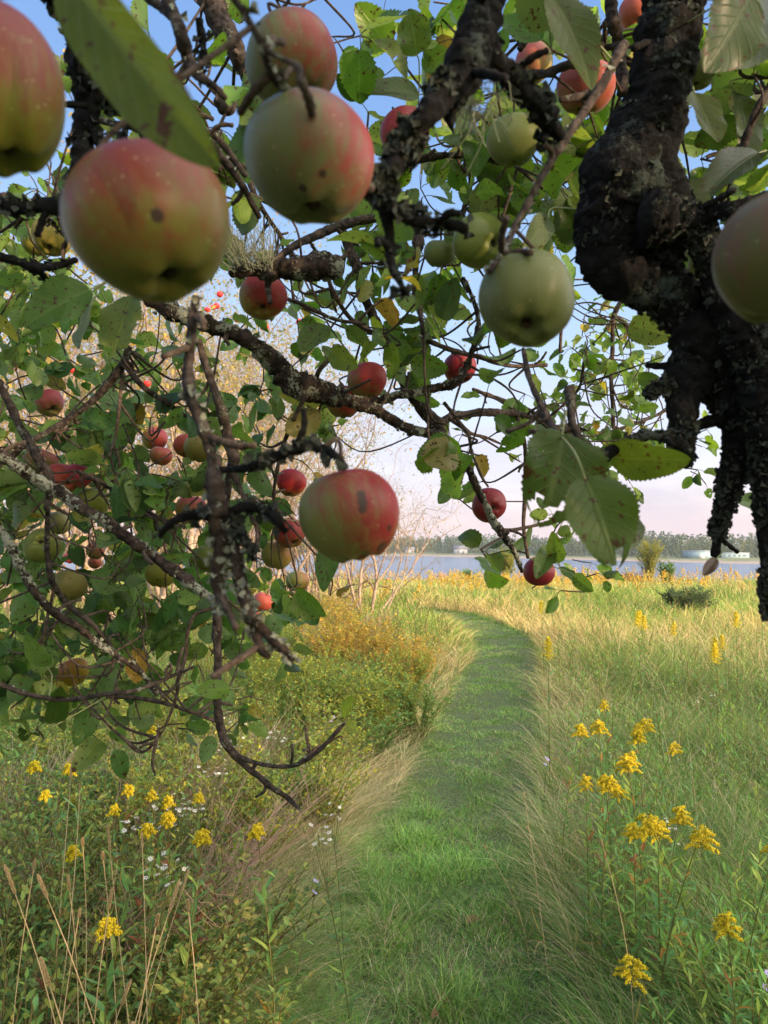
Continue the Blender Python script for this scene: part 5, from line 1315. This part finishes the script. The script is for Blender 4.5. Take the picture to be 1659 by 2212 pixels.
# ------------------------------------------------------------------ apples: (x, y, radius px, calyx offset, blush strength, blush direction, skin, red, label, extras)
GR, YE, OY = (0.34, 0.40, 0.14), (0.48, 0.44, 0.11), (0.60, 0.40, 0.08)
RD, CM, PK = (0.45, 0.07, 0.06), (0.36, 0.028, 0.045), (0.52, 0.15, 0.12)
AP = [
 (-12,195,172,(.20,.80),.50,(0.1,-1),(.50,.47,.06),RD,'big egg shaped apple cut off by the left edge, red above and yellow below',dict(el=1.38)),
 (325,487,177,(.32,.76),.50,(-.1,-1),(.46,.42,.08),(.50,.08,.06),'largest whole apple, close up under the big blurred leaf',dict(sp=[(.08,-.12,.08)])),
 (670,347,143,(.06,.86),.42,(1,-.5),(.40,.42,.17),(.58,.06,.08),'large green apple with a pink right side behind a thin twig',dict(sp=[(-.12,.40,.075),(.18,.17,.065)])),
 (632,136,103,None,.48,(.8,-.6),(.42,.43,.16),(.58,.08,.07),'large apple partly hidden above another, top middle left',dict(dz=.09)),
 (757,1114,114,(.25,.96),.60,(1,-.6),(.48,.46,.13),(.50,.03,.05),'large red and green apple with a dark scar above the path end',dict(sp=[(.19,-.36,.09),(.20,-.24,.11),(.21,-.12,.08),(.76,.24,.08),(.62,.62,.14)],flat=1.0,el=1.04)),
 (1138,648,107,(.0,.62),.16,(1,-.3),(.36,.40,.13),(.50,.14,.10),'large plain green apple with its dark eye facing down',dict(el=1.04)),
 (1037,521,60,(.70,.12),.12,(.9,-.7),(.36,.42,.09),(.50,.16,.10),'green apple with its eye turned right, above the large green one',{}),
 (875,291,58,(.35,.72),.85,(-.5,-.8),(.55,.40,.08),(.45,.03,.04),'red apple with a worm hole behind the dark forked bough',dict(sp=[(-.18,-.45,.10)],el=1.1)),
 (1110,303,60,None,.08,(1,-.5),(.42,.46,.14),PK,'pale green apple half hidden by leaves, upper middle',{}),
 (1266,190,62,None,.85,(.3,-1),(.55,.42,.12),(.58,.12,.09),'pinkish red apple striped on top behind the long thin twig',{}),
 (1152,138,44,None,.55,(-.6,-1),(.62,.46,.16),(.60,.12,.10),'small orange pink apple above the crossing twig at the top',dict(el=1.15)),
 (1376,28,40,None,.95,(-.6,-.5),(.60,.40,.14),(.58,.12,.08),'reddish apple peeping out behind the trunk at the top edge',{}),
 (1712,556,160,None,.30,(-.6,-1),(.34,.30,.09),(.42,.12,.10),'huge shaded apple cut off by the right edge',dict(el=1.02)),
 (1535,575,48,None,.0,(1,-1),(.40,.42,.12),PK,'green apple hidden behind the dark bough by the right edge',dict(dd=.9)),
 (568,643,51,(.0,.55),.75,(.6,-.7),(.50,.42,.08),(.55,.04,.05),'red topped apple hanging under the lichen crusted stub',dict(sp=[(-.3,.3,.06)])),
 (794,822,44,None,.80,(.6,-.8),(.45,.42,.12),(.62,.05,.06),'rosy apple resting above the lichened bough in the middle',{}),
 (742,868,40,None,.80,(.3,-.5),(.50,.38,.10),(.60,.06,.05),'red apple hidden behind the lichened bough beside the rosy one',dict(dd=1.28)),
 (993,795,37,None,1.0,(.3,-.6),(.42,.14,.08),CM,'crimson apple behind an upright twig in the middle',{}),
 (1057,1091,38,(.3,.2),.98,(.3,-.5),(.42,.20,.08),CM,'crimson apple hanging alone before the pale sky',{}),
 (1165,1233,35,(.0,-.9),1.0,(.3,.2),(.42,.16,.09),CM,'lowest crimson apple hanging above the meadow',{}),
 (112,512,43,None,.10,(.4,-1),(.58,.44,.10),PK,'dull yellow apple behind the lichened bough at the left',{}),
 (80,522,34,None,.05,(.4,-1),(.44,.42,.08),PK,'greenish apple touching the dull yellow one at the left',dict(dd=1.42)),
 (107,871,31,(.3,.5),.70,(.2,-1),(.46,.40,.10),(.45,.05,.07),'single small maroon apple on the thin left twig',dict(sp=[(.05,.45,.12),(.3,.5,.08)])),
 (334,948,28,None,.75,(.9,-.3),(.50,.45,.10),(.70,.07,.07),'pink and green apple under a leaf, upper of a left pair',{}),
 (348,985,24,None,.60,(.6,-.2),(.62,.32,.12),(.65,.10,.08),'small pink apple below the pink and green one',dict(dd=1.72)),
 (432,968,35,None,.30,(.9,-.5),(.48,.40,.10),(.50,.10,.06),'olive apple with a crack right behind the dark upright stem',dict(sp=[(-.2,-.5,.08)])),
 (403,963,28,None,.65,(-.6,-.5),(.55,.36,.10),(.60,.10,.06),'reddish apple squeezed left of the cracked olive apple',dict(dd=1.62)),
 (131,1036,37,(.55,.20),.80,(.5,-1),(.60,.42,.10),(.58,.06,.05),'red and orange apple with a scabbed eye above the left bough',dict(sp=[(-.55,.2,.16),(.5,.15,.10)])),
 (168,1028,30,None,.90,(.5,-.6),(.60,.34,.14),(.60,.06,.10),'bright pink apple tucked behind the scabbed red one',dict(dd=1.50)),
 (198,1088,36,None,.10,(1,-.3),(.40,.42,.07),PK,'yellow green apple with one dark dot above the left bough',dict(sp=[(-.4,.1,.09)])),
 (126,1130,28,None,.18,(1,-.5),(.55,.48,.20),(.65,.25,.15),'pale yellow apple behind the thin upright twig',{}),
 (92,1178,38,(-.1,-.3),.22,(1,-.4),(.38,.42,.09),(.62,.20,.14),'green apple with pink right cheek under the pale yellow one',dict(sp=[(-.2,-.3,.12)])),
 (151,1264,36,None,.20,(1,-.5),(.52,.42,.12),(.55,.20,.10),'rounded dull yellow apple left of the lower bough',dict(sp=[(.0,-.4,.06)])),
 (412,1100,34,None,.60,(.5,-1),(.46,.38,.09),(.50,.06,.08),'dotted red apple just left of the knotted stem',dict(sp=[(-.4,.0,.05),(.5,.0,.10)])),
 (629,1043,33,None,.92,(.2,-.7),(.50,.36,.08),(.52,.02,.04),'deep red apple with a green leaf against its side',{}),
 (626,1152,35,(.35,.75),.88,(.1,-1),(.50,.38,.10),(.50,.04,.05),'red apple behind the tip of the dark spur',{}),
 (598,1200,34,None,.38,(.8,-.6),(.50,.44,.10),(.58,.14,.08),'yellow apple with pink right cheek below the red one',{}),
 (642,1256,25,None,.40,(1,-.3),(.34,.40,.10),(.58,.20,.08),'small green and orange apple low under the leaves',{}),
 (568,1300,22,None,.95,(.5,-.2),(.60,.30,.14),(.70,.12,.08),'small salmon pink apple beside the forked spur',{}),
 (553,1334,13,None,.95,(.5,-.5),(.60,.25,.12),(.70,.08,.07),'tiny pink patch of an apple beneath the salmon pink one',{}),
 (347,1240,34,None,.05,(1,-.5),(.52,.46,.07),PK,'yellow apple with a row of black scabs under the long bough',dict(sp=[(-.2,.35,.08),(.0,.36,.07),(.25,.3,.09)])),
 (158,1452,33,None,.45,(-.6,-1),(.72,.46,.05),(.62,.20,.06),'orange yellow apple low among the leaves at the left',{}),
 (88,1000,36,None,.45,(.6,-1),(.24,.28,.07),(.50,.04,.06),'dark green apple with a red cap behind the crossing boughs',dict(dd=1.55)),
 (452,1205,34,None,.05,(.6,-1),(.28,.32,.06),PK,'shaded green apple behind the knotted stem',dict(dd=1.5)),
 (950,548,34,None,.05,(-.6,-1),(.34,.40,.12),PK,'half hidden green apple left of the one with turned eye',dict(dd=1.15)),
 (205,1215,15,None,.8,(.6,-1),(.6,.35,.15),(.7,.15,.1),'small pink edge of an apple behind the lower left leaves',dict(dd=2.0)),
 (150,1206,13,None,.95,(.2,-.5),(.6,.3,.15),(.72,.08,.1),'tiny bright pink apple above the rounded dull yellow one',dict(dd=2.2)),
 (205,1190,20,None,.6,(.6,-1),(.55,.40,.16),(.65,.18,.12),'pale orange apple deep among the left leaves',dict(dd=1.9)),
 (1508,150,44,None,.02,(.6,-1),(.44,.47,.20),PK,'pale green apple showing right of the dark trunk at the top',dict(dd=1.0)),
]
def apple_depth(r, ex): return ex.get('dd', max(0.30, 0.0345 * F / r) + ex.get('dz', 0))
AP = [a[:6] + (tuple(c * (0.32 if a[2] > 90 else 0.44) for c in a[6]), tuple(c * (0.40 if a[2] > 90 else 0.55) for c in a[7])) + a[8:] for a in AP]
APX = [(a[0], a[1], a[2], apple_depth(a[2], a[9])) for a in AP]

for r_, row in enumerate(ROWS):
    for c_, ch in list(enumerate(row)) + ([(q_, '6') for q_ in (-3, -2, -1)] if 5 <= r_ < 19 else []):
        cov = int(ch) / 10.0
        if cov <= 0: continue
        pal = LD if (c_ < 9 and r_ > 8) else LG
        want = -math.log(1 - cov * 0.97) * 6400 * (0.85 if (c_ < 9 and 7 < r_ < 11) else 1.45 if c_ < 9 else 1.15); got = 0; tries = 0
        while got < want and tries < 22:
            tries += 1
            cx = c_ * 80 + rg.uniform(-8, 88); cy = r_ * 80 + rg.uniform(-8, 88)
            if r_ >= 17: cy = r_ * 80 + rg.uniform(-8, 72)
            d, sz = zone_depth(cx, cy)
            if want - got < 1500 and rg.rand() < 0.5: break
            nl = rg.randint(3, 7) if want > 4000 else rg.randint(1, 4)
            got += cluster(cx, cy, d, nl, sz, pal)
for bid, (a, b_) in pend.items():
    a.build('foliage', M_LEAF, branches[bid]); b_.build('twigs', M_TWIG, branches[bid])

# unseen curtain of leaves added on the sun side to shade the near meadow
rgc = np.random.RandomState(99)
n = 9000
u = rgc.uniform(-2.2, 7.8, n); hgt = 0.2 + 2.9 * rgc.rand(n); dep = rgc.normal(0, 0.5, n)
gap = vnoise(u * 1.5, hgt * 1.5, 15)
kp = (gap > 0.30) | (rgc.rand(n) < 0.2); u, hgt, dep = u[kp], hgt[kp], dep[kp]; n = len(u)
sdx, sdy = math.sin(SUN_AZ), math.cos(SUN_AZ)
px_ = sdx * (4.6 + dep) - sdy * u; py_ = sdy * (4.6 + dep) + sdx * u
Ln = rgc.uniform(0.10, 0.16, n)
V, Fs, A_ = leaf_batch(np.stack([px_, py_, hgt + ground_z(px_, py_)], -1), rgc.normal(0, 1, (n, 3)), rgc.normal(0, 1, (n, 3)), Ln, Ln * .75, pick(LG, n, rgc), S=4, cols=3, rng=rgc)
a = Acc(); a.add(V, Fs, A_); o = a.build('shade_curtain', M_SHRUB)
n = 5200  # more unseen leaves, added close behind the camera to darken the near apples
p_ = np.stack([rgc.uniform(-2.0, 1.9, n), rgc.uniform(-1.7, -0.42, n), rgc.uniform(1.15, 3.6, n)], -1)
g_ = vnoise(p_[:, 0] * 3, p_[:, 2] * 3, 18); kp = (g_ > 0.34); p_ = p_[kp]; n = len(p_)
Ln = rgc.uniform(0.06, 0.10, n)
V, Fs, A_ = leaf_batch(p_ - T0, rgc.normal(0, 1, (n, 3)), rgc.normal(0, 1, (n, 3)), Ln, Ln * .68, pick(LG, n, rgc), S=5, cols=3, rng=rgc)
a = Acc(); a.add(V, Fs, A_); a.build('crown', M_LEAF, tree)
tag(o, 'unseen curtain of leaves added out of frame to shade the near meadow', 'shade_foliage', kind='stuff')

# large near leaves traced one by one: (base, tip, width px, depth, tint, face tilt)
BIG = [
 ((140,-60),(452,345),160,.25,(0.12,0.17,0.015),0.9,'big blurred green leaf close to the camera with a browned tip'),
 ((1215,935),(1185,1130),190,.58,(0.085,0.145,0.03),0.3,'large torn green leaf hanging against the pale sky'),
 ((1262,1030),(1338,1222),165,.52,(0.10,0.17,0.03),0.1,'large pointed green leaf hanging lowest on the right'),
 ((1330,1050),(1395,1160),90,.60,(0.11,0.15,0.05),1.0,None),
 ((1310,985),(1470,1005),90,.62,(0.13,0.20,0.03),0.8,None),
 ((1190,-10),(1292,158),108,.55,(0.12,0.17,0.04),0.2,None),
 ((1620,-10),(1545,135),140,.60,(0.085,0.14,0.04),0.4,None),
 ((1670,20),(1590,130),110,.62,(0.10,0.16,0.05),0.6,None),
 ((1500,200),(1545,310),85,.75,(0.15,0.20,0.03),0.3,None),
 ((1640,330),(1530,372),75,.72,(0.09,0.13,0.05),0.6,None),
 ((1450,395),(1535,440),75,.72,(0.13,0.17,0.05),0.5,None),
 ((1590,200),(1640,330),85,.85,(0.14,0.20,0.05),0.4,None),
 ((285,640),(228,765),92,.70,(0.14,0.19,0.035),0.3,'broad yellowish leaf with a torn brown tip below the big apple'),
 ((195,625),(45,690),110,.85,(0.10,0.19,0.03),0.1,None),
 ((210,640),(150,735),70,.95,(0.20,0.25,0.13),0.8,None),
 ((1185,470),(1135,535),62,.72,(0.16,0.21,0.12),0.5,None),
 ((955,690),(990,600),62,.95,(0.06,0.11,0.05),0.2,None),
 ((1035,465),(1055,385),72,.95,(0.16,0.20,0.09),0.2,None),
 ((900,118),(885,22),88,.90,(0.12,0.19,0.04),0.2,None),
 ((905,205),(783,175),66,.92,(0.11,0.17,0.05),0.3,None),
 ((1360,700),(1455,728),70,1.2,(0.16,0.22,0.06),0.4,None),
 ((498,1488),(425,1492),40,1.02,(0.17,0.30,0.03),0.5,'bright green leaf lying level beside the hanging twig'),
 ((738,1540),(768,1512),34,1.0,(0.12,0.20,0.04),0.8,None),
 ((748,1562),(770,1580),20,1.0,(0.16,0.24,0.07),1.0,None),
 ((1655,1092),(1580,1085),44,.95,(0.12,0.22,0.04),0.3,None),
 ((700,700),(650,760),62,1.0,(0.13,0.20,0.05),0.2,None),
 ((715,760),(760,790),52,1.0,(0.16,0.23,0.04),0.5,None),
 ((1240,1245),(1285,1278),34,1.4,(0.12,0.22,0.03),0.4,None),
 ((1190,1180),(1160,1245),40,1.45,(0.10,0.18,0.04),0.4,None),
 ((1150,1140),(1120,1195),42,1.5,(0.10,0.18,0.04),0.6,None),
 ((1205,1215),(1195,1160),38,1.45,(0.13,0.22,0.04),0.3,None),
 ((1210,1225),(1250,1255),26,1.45,(0.10,0.19,0.04),0.5,None),
 ((720,1165),(695,1270),52,1.2,(0.09,0.17,0.04),0.4,None),
 ((640,1275),(690,1330),40,1.2,(0.10,0.20,0.03),0.4,None),
 ((100,1440),(60,1372),54,.95,(0.12,0.22,0.06),0.1,None),
 ((1548,1207),(1513,1250),24,.74,(0.10,0.06,0.04),0.4,'shrivelled brown leaf dangling below the dark lichened stub'),
 ((118,1560),(130,1490),44,.95,(0.05,0.11,0.02),0.8,None),
]
for k, (b0, tp, wpx, d, tn, tilt, lab) in enumerate(BIG):
    rgb_ = np.random.RandomState(800 + k)
    d1 = d * (1.04 if tilt < 0.6 else 1.12)
    p0, p1 = P(b0[0], b0[1], d1), P(tp[0], tp[1], d)
    dirv = p1 - p0; Ln = np.linalg.norm(dirv)
    side_ = norm(np.cross(dirv, -CF)); nrm_ = norm(-CF + side_ * tilt * rgb_.choice([-1, 1]) * 0.8 + np.array([0, 0, 0.1]))
    wid = wpx * d / F / max(0.35, abs(nrm_ @ -CF))
    V, Fs, A = leaf_batch(p0[None], dirv[None], nrm_[None], np.array([Ln * 1.03]), np.array([wid]), np.array([tn]) * (0.70 if k in (0, 1, 2, 3, 4) else 0.55 if k < 12 else 0.8), S=41, cols=13, tooth=0.0 if k == 0 else 0.035, fold=0.30, curl=0.08 if k == 0 else 0.5, taper=(0.50, 0.70), rng=rgb_)
    # gnawed margin and holes on the old leaves
    if k in (1, 2, 12):
        Q = Fs[0]; luv = A['luv'][1]; cuv = luv[Q].mean(1)
        nn_ = vnoise(cuv[:, 0] * 3.1 + 40 * k, cuv[:, 1] * 7, 6 + k)
        cut = (cuv[:, 1] > 0.80 - 0.10 * (k == 1)) & (nn_ > 0.52) | (nn_ > 0.93)
        Fs = [Q[~cut]]
    a = Acc(); a.add(V - T0, Fs, A); o = a.build('leaf', M_LEAF, tree)
    if lab: o['label'] = lab
    # petiole
    bd = norm(dirv); q = p0 - bd * 0.02
    dist = np.linalg.norm(SAMP - q, axis=1); i0 = int(np.argmin(dist))
    e = SAMP[i0] if dist[i0] < 0.12 else q - bd * 0.01 + (0, 0, 0.01)
    V, Fs = tube(catmull([p0 + bd * 0.002, q, e], 8), 0.0009, 5, caps=False); obj('petiole', make_mesh('petiole', V - T0, Fs, plain('petiole_green', (0.22, 0.24, 0.10), 0.6) if k == 0 else bpy.data.materials['petiole_green']), o)

# beard lichen hanging from the stub
rgb_ = np.random.RandomState(31); a = Acc()
for q in range(170):
    c0 = P(rgb_.uniform(500, 590), rgb_.uniform(560, 590), 1.0 + rgb_.uniform(-.03, .03))
    e = c0 + np.array([rgb_.normal(-0.012, 0.018), rgb_.normal(0, 0.015), rgb_.uniform(0.01, 0.07)])
    C = catmull([c0, (c0 + e) / 2 + rgb_.normal(0, 0.007, 3), e + rgb_.normal(0, 0.004, 3)], 8)
    V, Fs = tube(C, np.linspace(0.0006, 0.0003, len(C)), 3, caps=False); a.add(V - T0, Fs)
a.build('beard_lichen', plain('beard_lichen', (0.17, 0.19, 0.13), 0.9, 0.3, 200), branches[43])
a = Acc()
for q in range(55):
    c0 = P(rgb_.uniform(1000, 1080), rgb_.uniform(150, 230), .52 + rgb_.uniform(-.02, .02))
    e = c0 + np.array([rgb_.normal(0, 0.012), rgb_.normal(0, 0.012), -rgb_.uniform(0.0, 0.045)])
    C = catmull([c0, (c0 + e) / 2 + rgb_.normal(0, 0.006, 3), e], 7)
    V, Fs = tube(C, 0.00035, 3, caps=False); a.add(V - T0, Fs)
a.build('beard_lichen', bpy.data.materials['beard_lichen'], branches[19])

def make_apple(seed, R0, axis, blush_dir, strength, skin, red, spots=(), el=1.0, flat=1.0, res=(72, 48), name='apple', anchor=None):
    """axis = direction from calyx to stem (world); blush_dir in world; spots [(dir, size)]"""
    rg = np.random.RandomState(seed)
    nu, nv = res
    ph = np.linspace(0.0001, math.pi - 0.0001, nv)[:, None]; th = np.linspace(0, 2 * math.pi, nu, endpoint=False)[None, :]
    s = np.sin(ph); c = np.cos(ph)
    lob = 1 + 0.020 * np.cos(5 * th + rg.rand() * 6) * (0.4 + 0.6 * (1 - c) / 2) + 0.025 * np.cos(2 * th + rg.rand() * 6) + 0.018 * np.cos(3 * th + rg.rand() * 6)
    rad = s ** 0.94 * (1 + 0.07 * c - 0.02 * c * c) * lob
    z = 0.90 * np.sign(c) * np.abs(c) ** 1.0
    z = z - 0.34 * np.exp(-(s / 0.26) ** 2) * (c > 0) + (0.27 * np.exp(-(s / 0.24) ** 2)) * (c <= 0)
    z = z + 0.03 * np.cos(5 * th + 1.1) * np.exp(-((s - 0.42) / 0.2) ** 2) * (c < 0)
    z = z + 0.03 * rg.normal() * rad * np.cos(th + rg.rand() * 6)
    z = z * el * flat + 0 * th
    loc = np.stack([rad * np.cos(th), rad * np.sin(th), z], -1).reshape(-1, 3) * R0
    az = norm(np.asarray(axis, float)); ax = norm(np.cross(az, rg.normal(0, 1, 3))); ay = np.cross(az, ax)
    Rm = np.stack([ax, ay, az], 1)
    wdir = norm(loc @ Rm.T)
    b = wdir @ norm(np.asarray(blush_dir, float))
    blush = strength * 1.15 + (b * 0.5) * (1.0 if strength < 0.95 else 0.3) * min(1, strength * 2.2) - 0.10
    blush = blush * (1 if strength > 0.03 else 0) 
    sp = np.zeros(len(loc))
    for dv, sz in spots:
        dd = np.linalg.norm(wdir - norm(np.asarray(dv, float)), axis=1); sp = np.maximum(sp, 1.15 * np.exp(-(dd / (sz * 1.25)) ** 2))
    # calyx basin and stem hollow are dull and dark brown-green inside
    cc = np.repeat(c, nu, 1).reshape(-1); ss = np.repeat(s, nu, 1).reshape(-1)
    rust = np.exp(-(ss / 0.19) ** 2)
    sp = np.maximum(sp, rust * 0.9)
    i = np.arange(nv - 1)[:, None]; j = np.arange(nu)[None, :]; j2 = (j + 1) % nu
    Q = np.stack([i * nu + j, (i + 1) * nu + j, (i + 1) * nu + j2, i * nu + j2], -1).reshape(-1, 4)
    n = len(loc)
    me = make_mesh(name, loc, [Q], M_APPLE, {'tint': ('FLOAT_COLOR', np.tile([list(skin) + [1]], (n, 1))), 'redcol': ('FLOAT_COLOR', np.tile([list(red) + [1]], (n, 1))), 'blush': ('FLOAT', blush), 'spot': ('FLOAT', sp)})
    o = obj(name, me)
    o.matrix_world = Matrix(Rm.tolist()).to_4x4()
    # sepals in the basin, stalk in the hollow (object space)
    a = Acc(); k = 7
    an = np.arange(k) / k * 6.28
    zb = (-0.90 + 0.27) * el * flat * R0
    base = np.stack([0.05 * R0 * np.cos(an), 0.05 * R0 * np.sin(an), np.full(k, zb + 0.01 * R0)], -1)
    d = np.stack([np.cos(an) * .5, np.sin(an) * .5, np.full(k, -1.0)], -1)
    V, Fs, _ = leaf_batch(base, d, np.stack([np.cos(an), np.sin(an), np.zeros(k)], -1), np.full(k, 0.17 * R0), np.full(k, 0.09 * R0), np.zeros((k, 3)), S=5, cols=3, curl=1.8, rng=rg)
    a.add(V, Fs); a.build('calyx', M_SEPAL, o)
    zt = (0.90 - 0.34) * el * flat * R0
    e = np.array([rg.normal(0, 0.25) * R0, rg.normal(0, 0.25) * R0, zt + 0.75 * R0])
    pts_ = [(0, 0, zt - 0.03 * R0), (e[0] * .3, e[1] * .3, (zt + e[2]) / 2), e]
    if anchor is not None:
        pts_ = pts_[:2] + [(e[0] * .5, e[1] * .5, e[2] + 0.1 * R0), tuple(Rm.T @ anchor)]
    V, Fs = tube(catmull(pts_, 12), 0.0015, 6)
    obj('stem', make_mesh('stem', V, Fs, M_TWIG), o)
    return o

for k, (x, y, r, cal, st, bd, skin, red, lab, ex) in enumerate(AP):
    d = apple_depth(r, ex); R0 = r * d / F / (0.5 * (1.0 + ex.get('el', 1.0))) * 0.99
    rg = np.random.RandomState(3000 + k)
    # perspective stretches things off the axis: keep the traced width
    ray = norm(P(x, y, 1.0) - CO)
    tow = -ray; rt_ = norm(np.cross(ray, CU)); up_ = np.cross(rt_, ray)
    def cam2w(dx, dy, sgn=1):
        q = max(0.0, 1 - dx * dx - dy * dy); return rt_ * dx - up_ * dy + tow * math.sqrt(q) * sgn
    if cal is None: caldir = norm(np.array([rg.normal(0, .25), rg.normal(0, .25), -1.0]) + tow * rg.uniform(-0.15, 0.25))
    else: caldir = cam2w(*cal)
    bl_ = norm(rt_ * bd[0] - up_ * bd[1] + tow * 0.15)
    sp = [(cam2w(a, b_), s_) for a, b_, s_ in ex.get('sp', [])]
    big = r > 90
    cen = P(x, y, d); up_pt = cen - caldir * R0 * 1.6
    dist = np.linalg.norm(SAMP - up_pt, axis=1) + 9 * ((SAMP - cen) @ (-caldir) < R0 * 0.7); i0 = int(np.argmin(dist))
    o = make_apple(4000 + k, R0, -caldir, bl_, st, skin, red, sp, ex.get('el', 1.0), ex.get('flat', 1.0), (144, 96) if big else (64, 44), anchor=(SAMP[i0] - cen) if dist[i0] < 0.12 else None)
    Mx = o.matrix_world.copy(); Mx.translation = Vector(P(x, y, d)); o.matrix_world = Mx
    tag(o, lab, 'apple')

# tiny red fruit of the hedgerow tree
TINY = [(475,636,7,'uppermost tiny red fruit on the tree behind'),(461,664,6,'tiny red fruit left of a close pair behind'),(448,669,6,'tiny red fruit leftmost of the cluster behind the big apple'),(468,661,7,'tiny red fruit right of a close pair behind'),(512,689,8,'tiny red fruit touching the leaves under the stub'),(573,707,8,'lowest tiny red fruit under the red topped apple'),(568,708,6,'tiny red fruit hidden beside the lowest one'),(647,696,8,'tiny red fruit farthest right on the tree behind'),(318,829,8,'tiny red fruit alone above the forked left twig'),(187,680,8,'tiny red fruit between two big leaves at the left'),(155,800,7,'tiny bright red fruit near the upper left leaves'),(86,742,7,'faint tiny red fruit at the far left'),(535,668,6,'tiny red fruit just left of the red topped apple')]
for k, (x, y, r, lab) in enumerate(TINY):
    d = 6.6 + 0.1 * (k % 5)
    o = make_apple(5000 + k, r * d / F, (0.1 * (k % 3), 0, 1), (0, -1, 0.2), 1.1, (.6, .15, .08), (.75, .03, .03), res=(20, 14))
    Mx = o.matrix_world.copy(); Mx.translation = Vector(P(x, y, d)); o.matrix_world = Mx
    tag(o, lab, 'apple', 'tiny red fruit on the tree behind')

# ------------------------------------------------------------------ evening haze over the water
a = Acc(); box(a, -1700, 2000, -950, 3600, -12.0, 12.0)
hz = a.build('haze', None); hz['kind'] = 'stuff'; hz['label'] = 'thin evening haze over the meadow and the inlet'
m = bpy.data.materials.new('haze'); m.use_nodes = True; nt = m.node_tree; nt.nodes.clear()
oo = nt.nodes.new('ShaderNodeOutputMaterial'); pv = nt.nodes.new('ShaderNodeVolumePrincipled')
pv.inputs['Color'].default_value = (0.80, 0.86, 1.0, 1); pv.inputs['Density'].default_value = 0.00025; pv.inputs['Anisotropy'].default_value = 0.2
nt.links.new(pv.outputs[0], oo.inputs['Volume']); hz.data.materials.append(m)
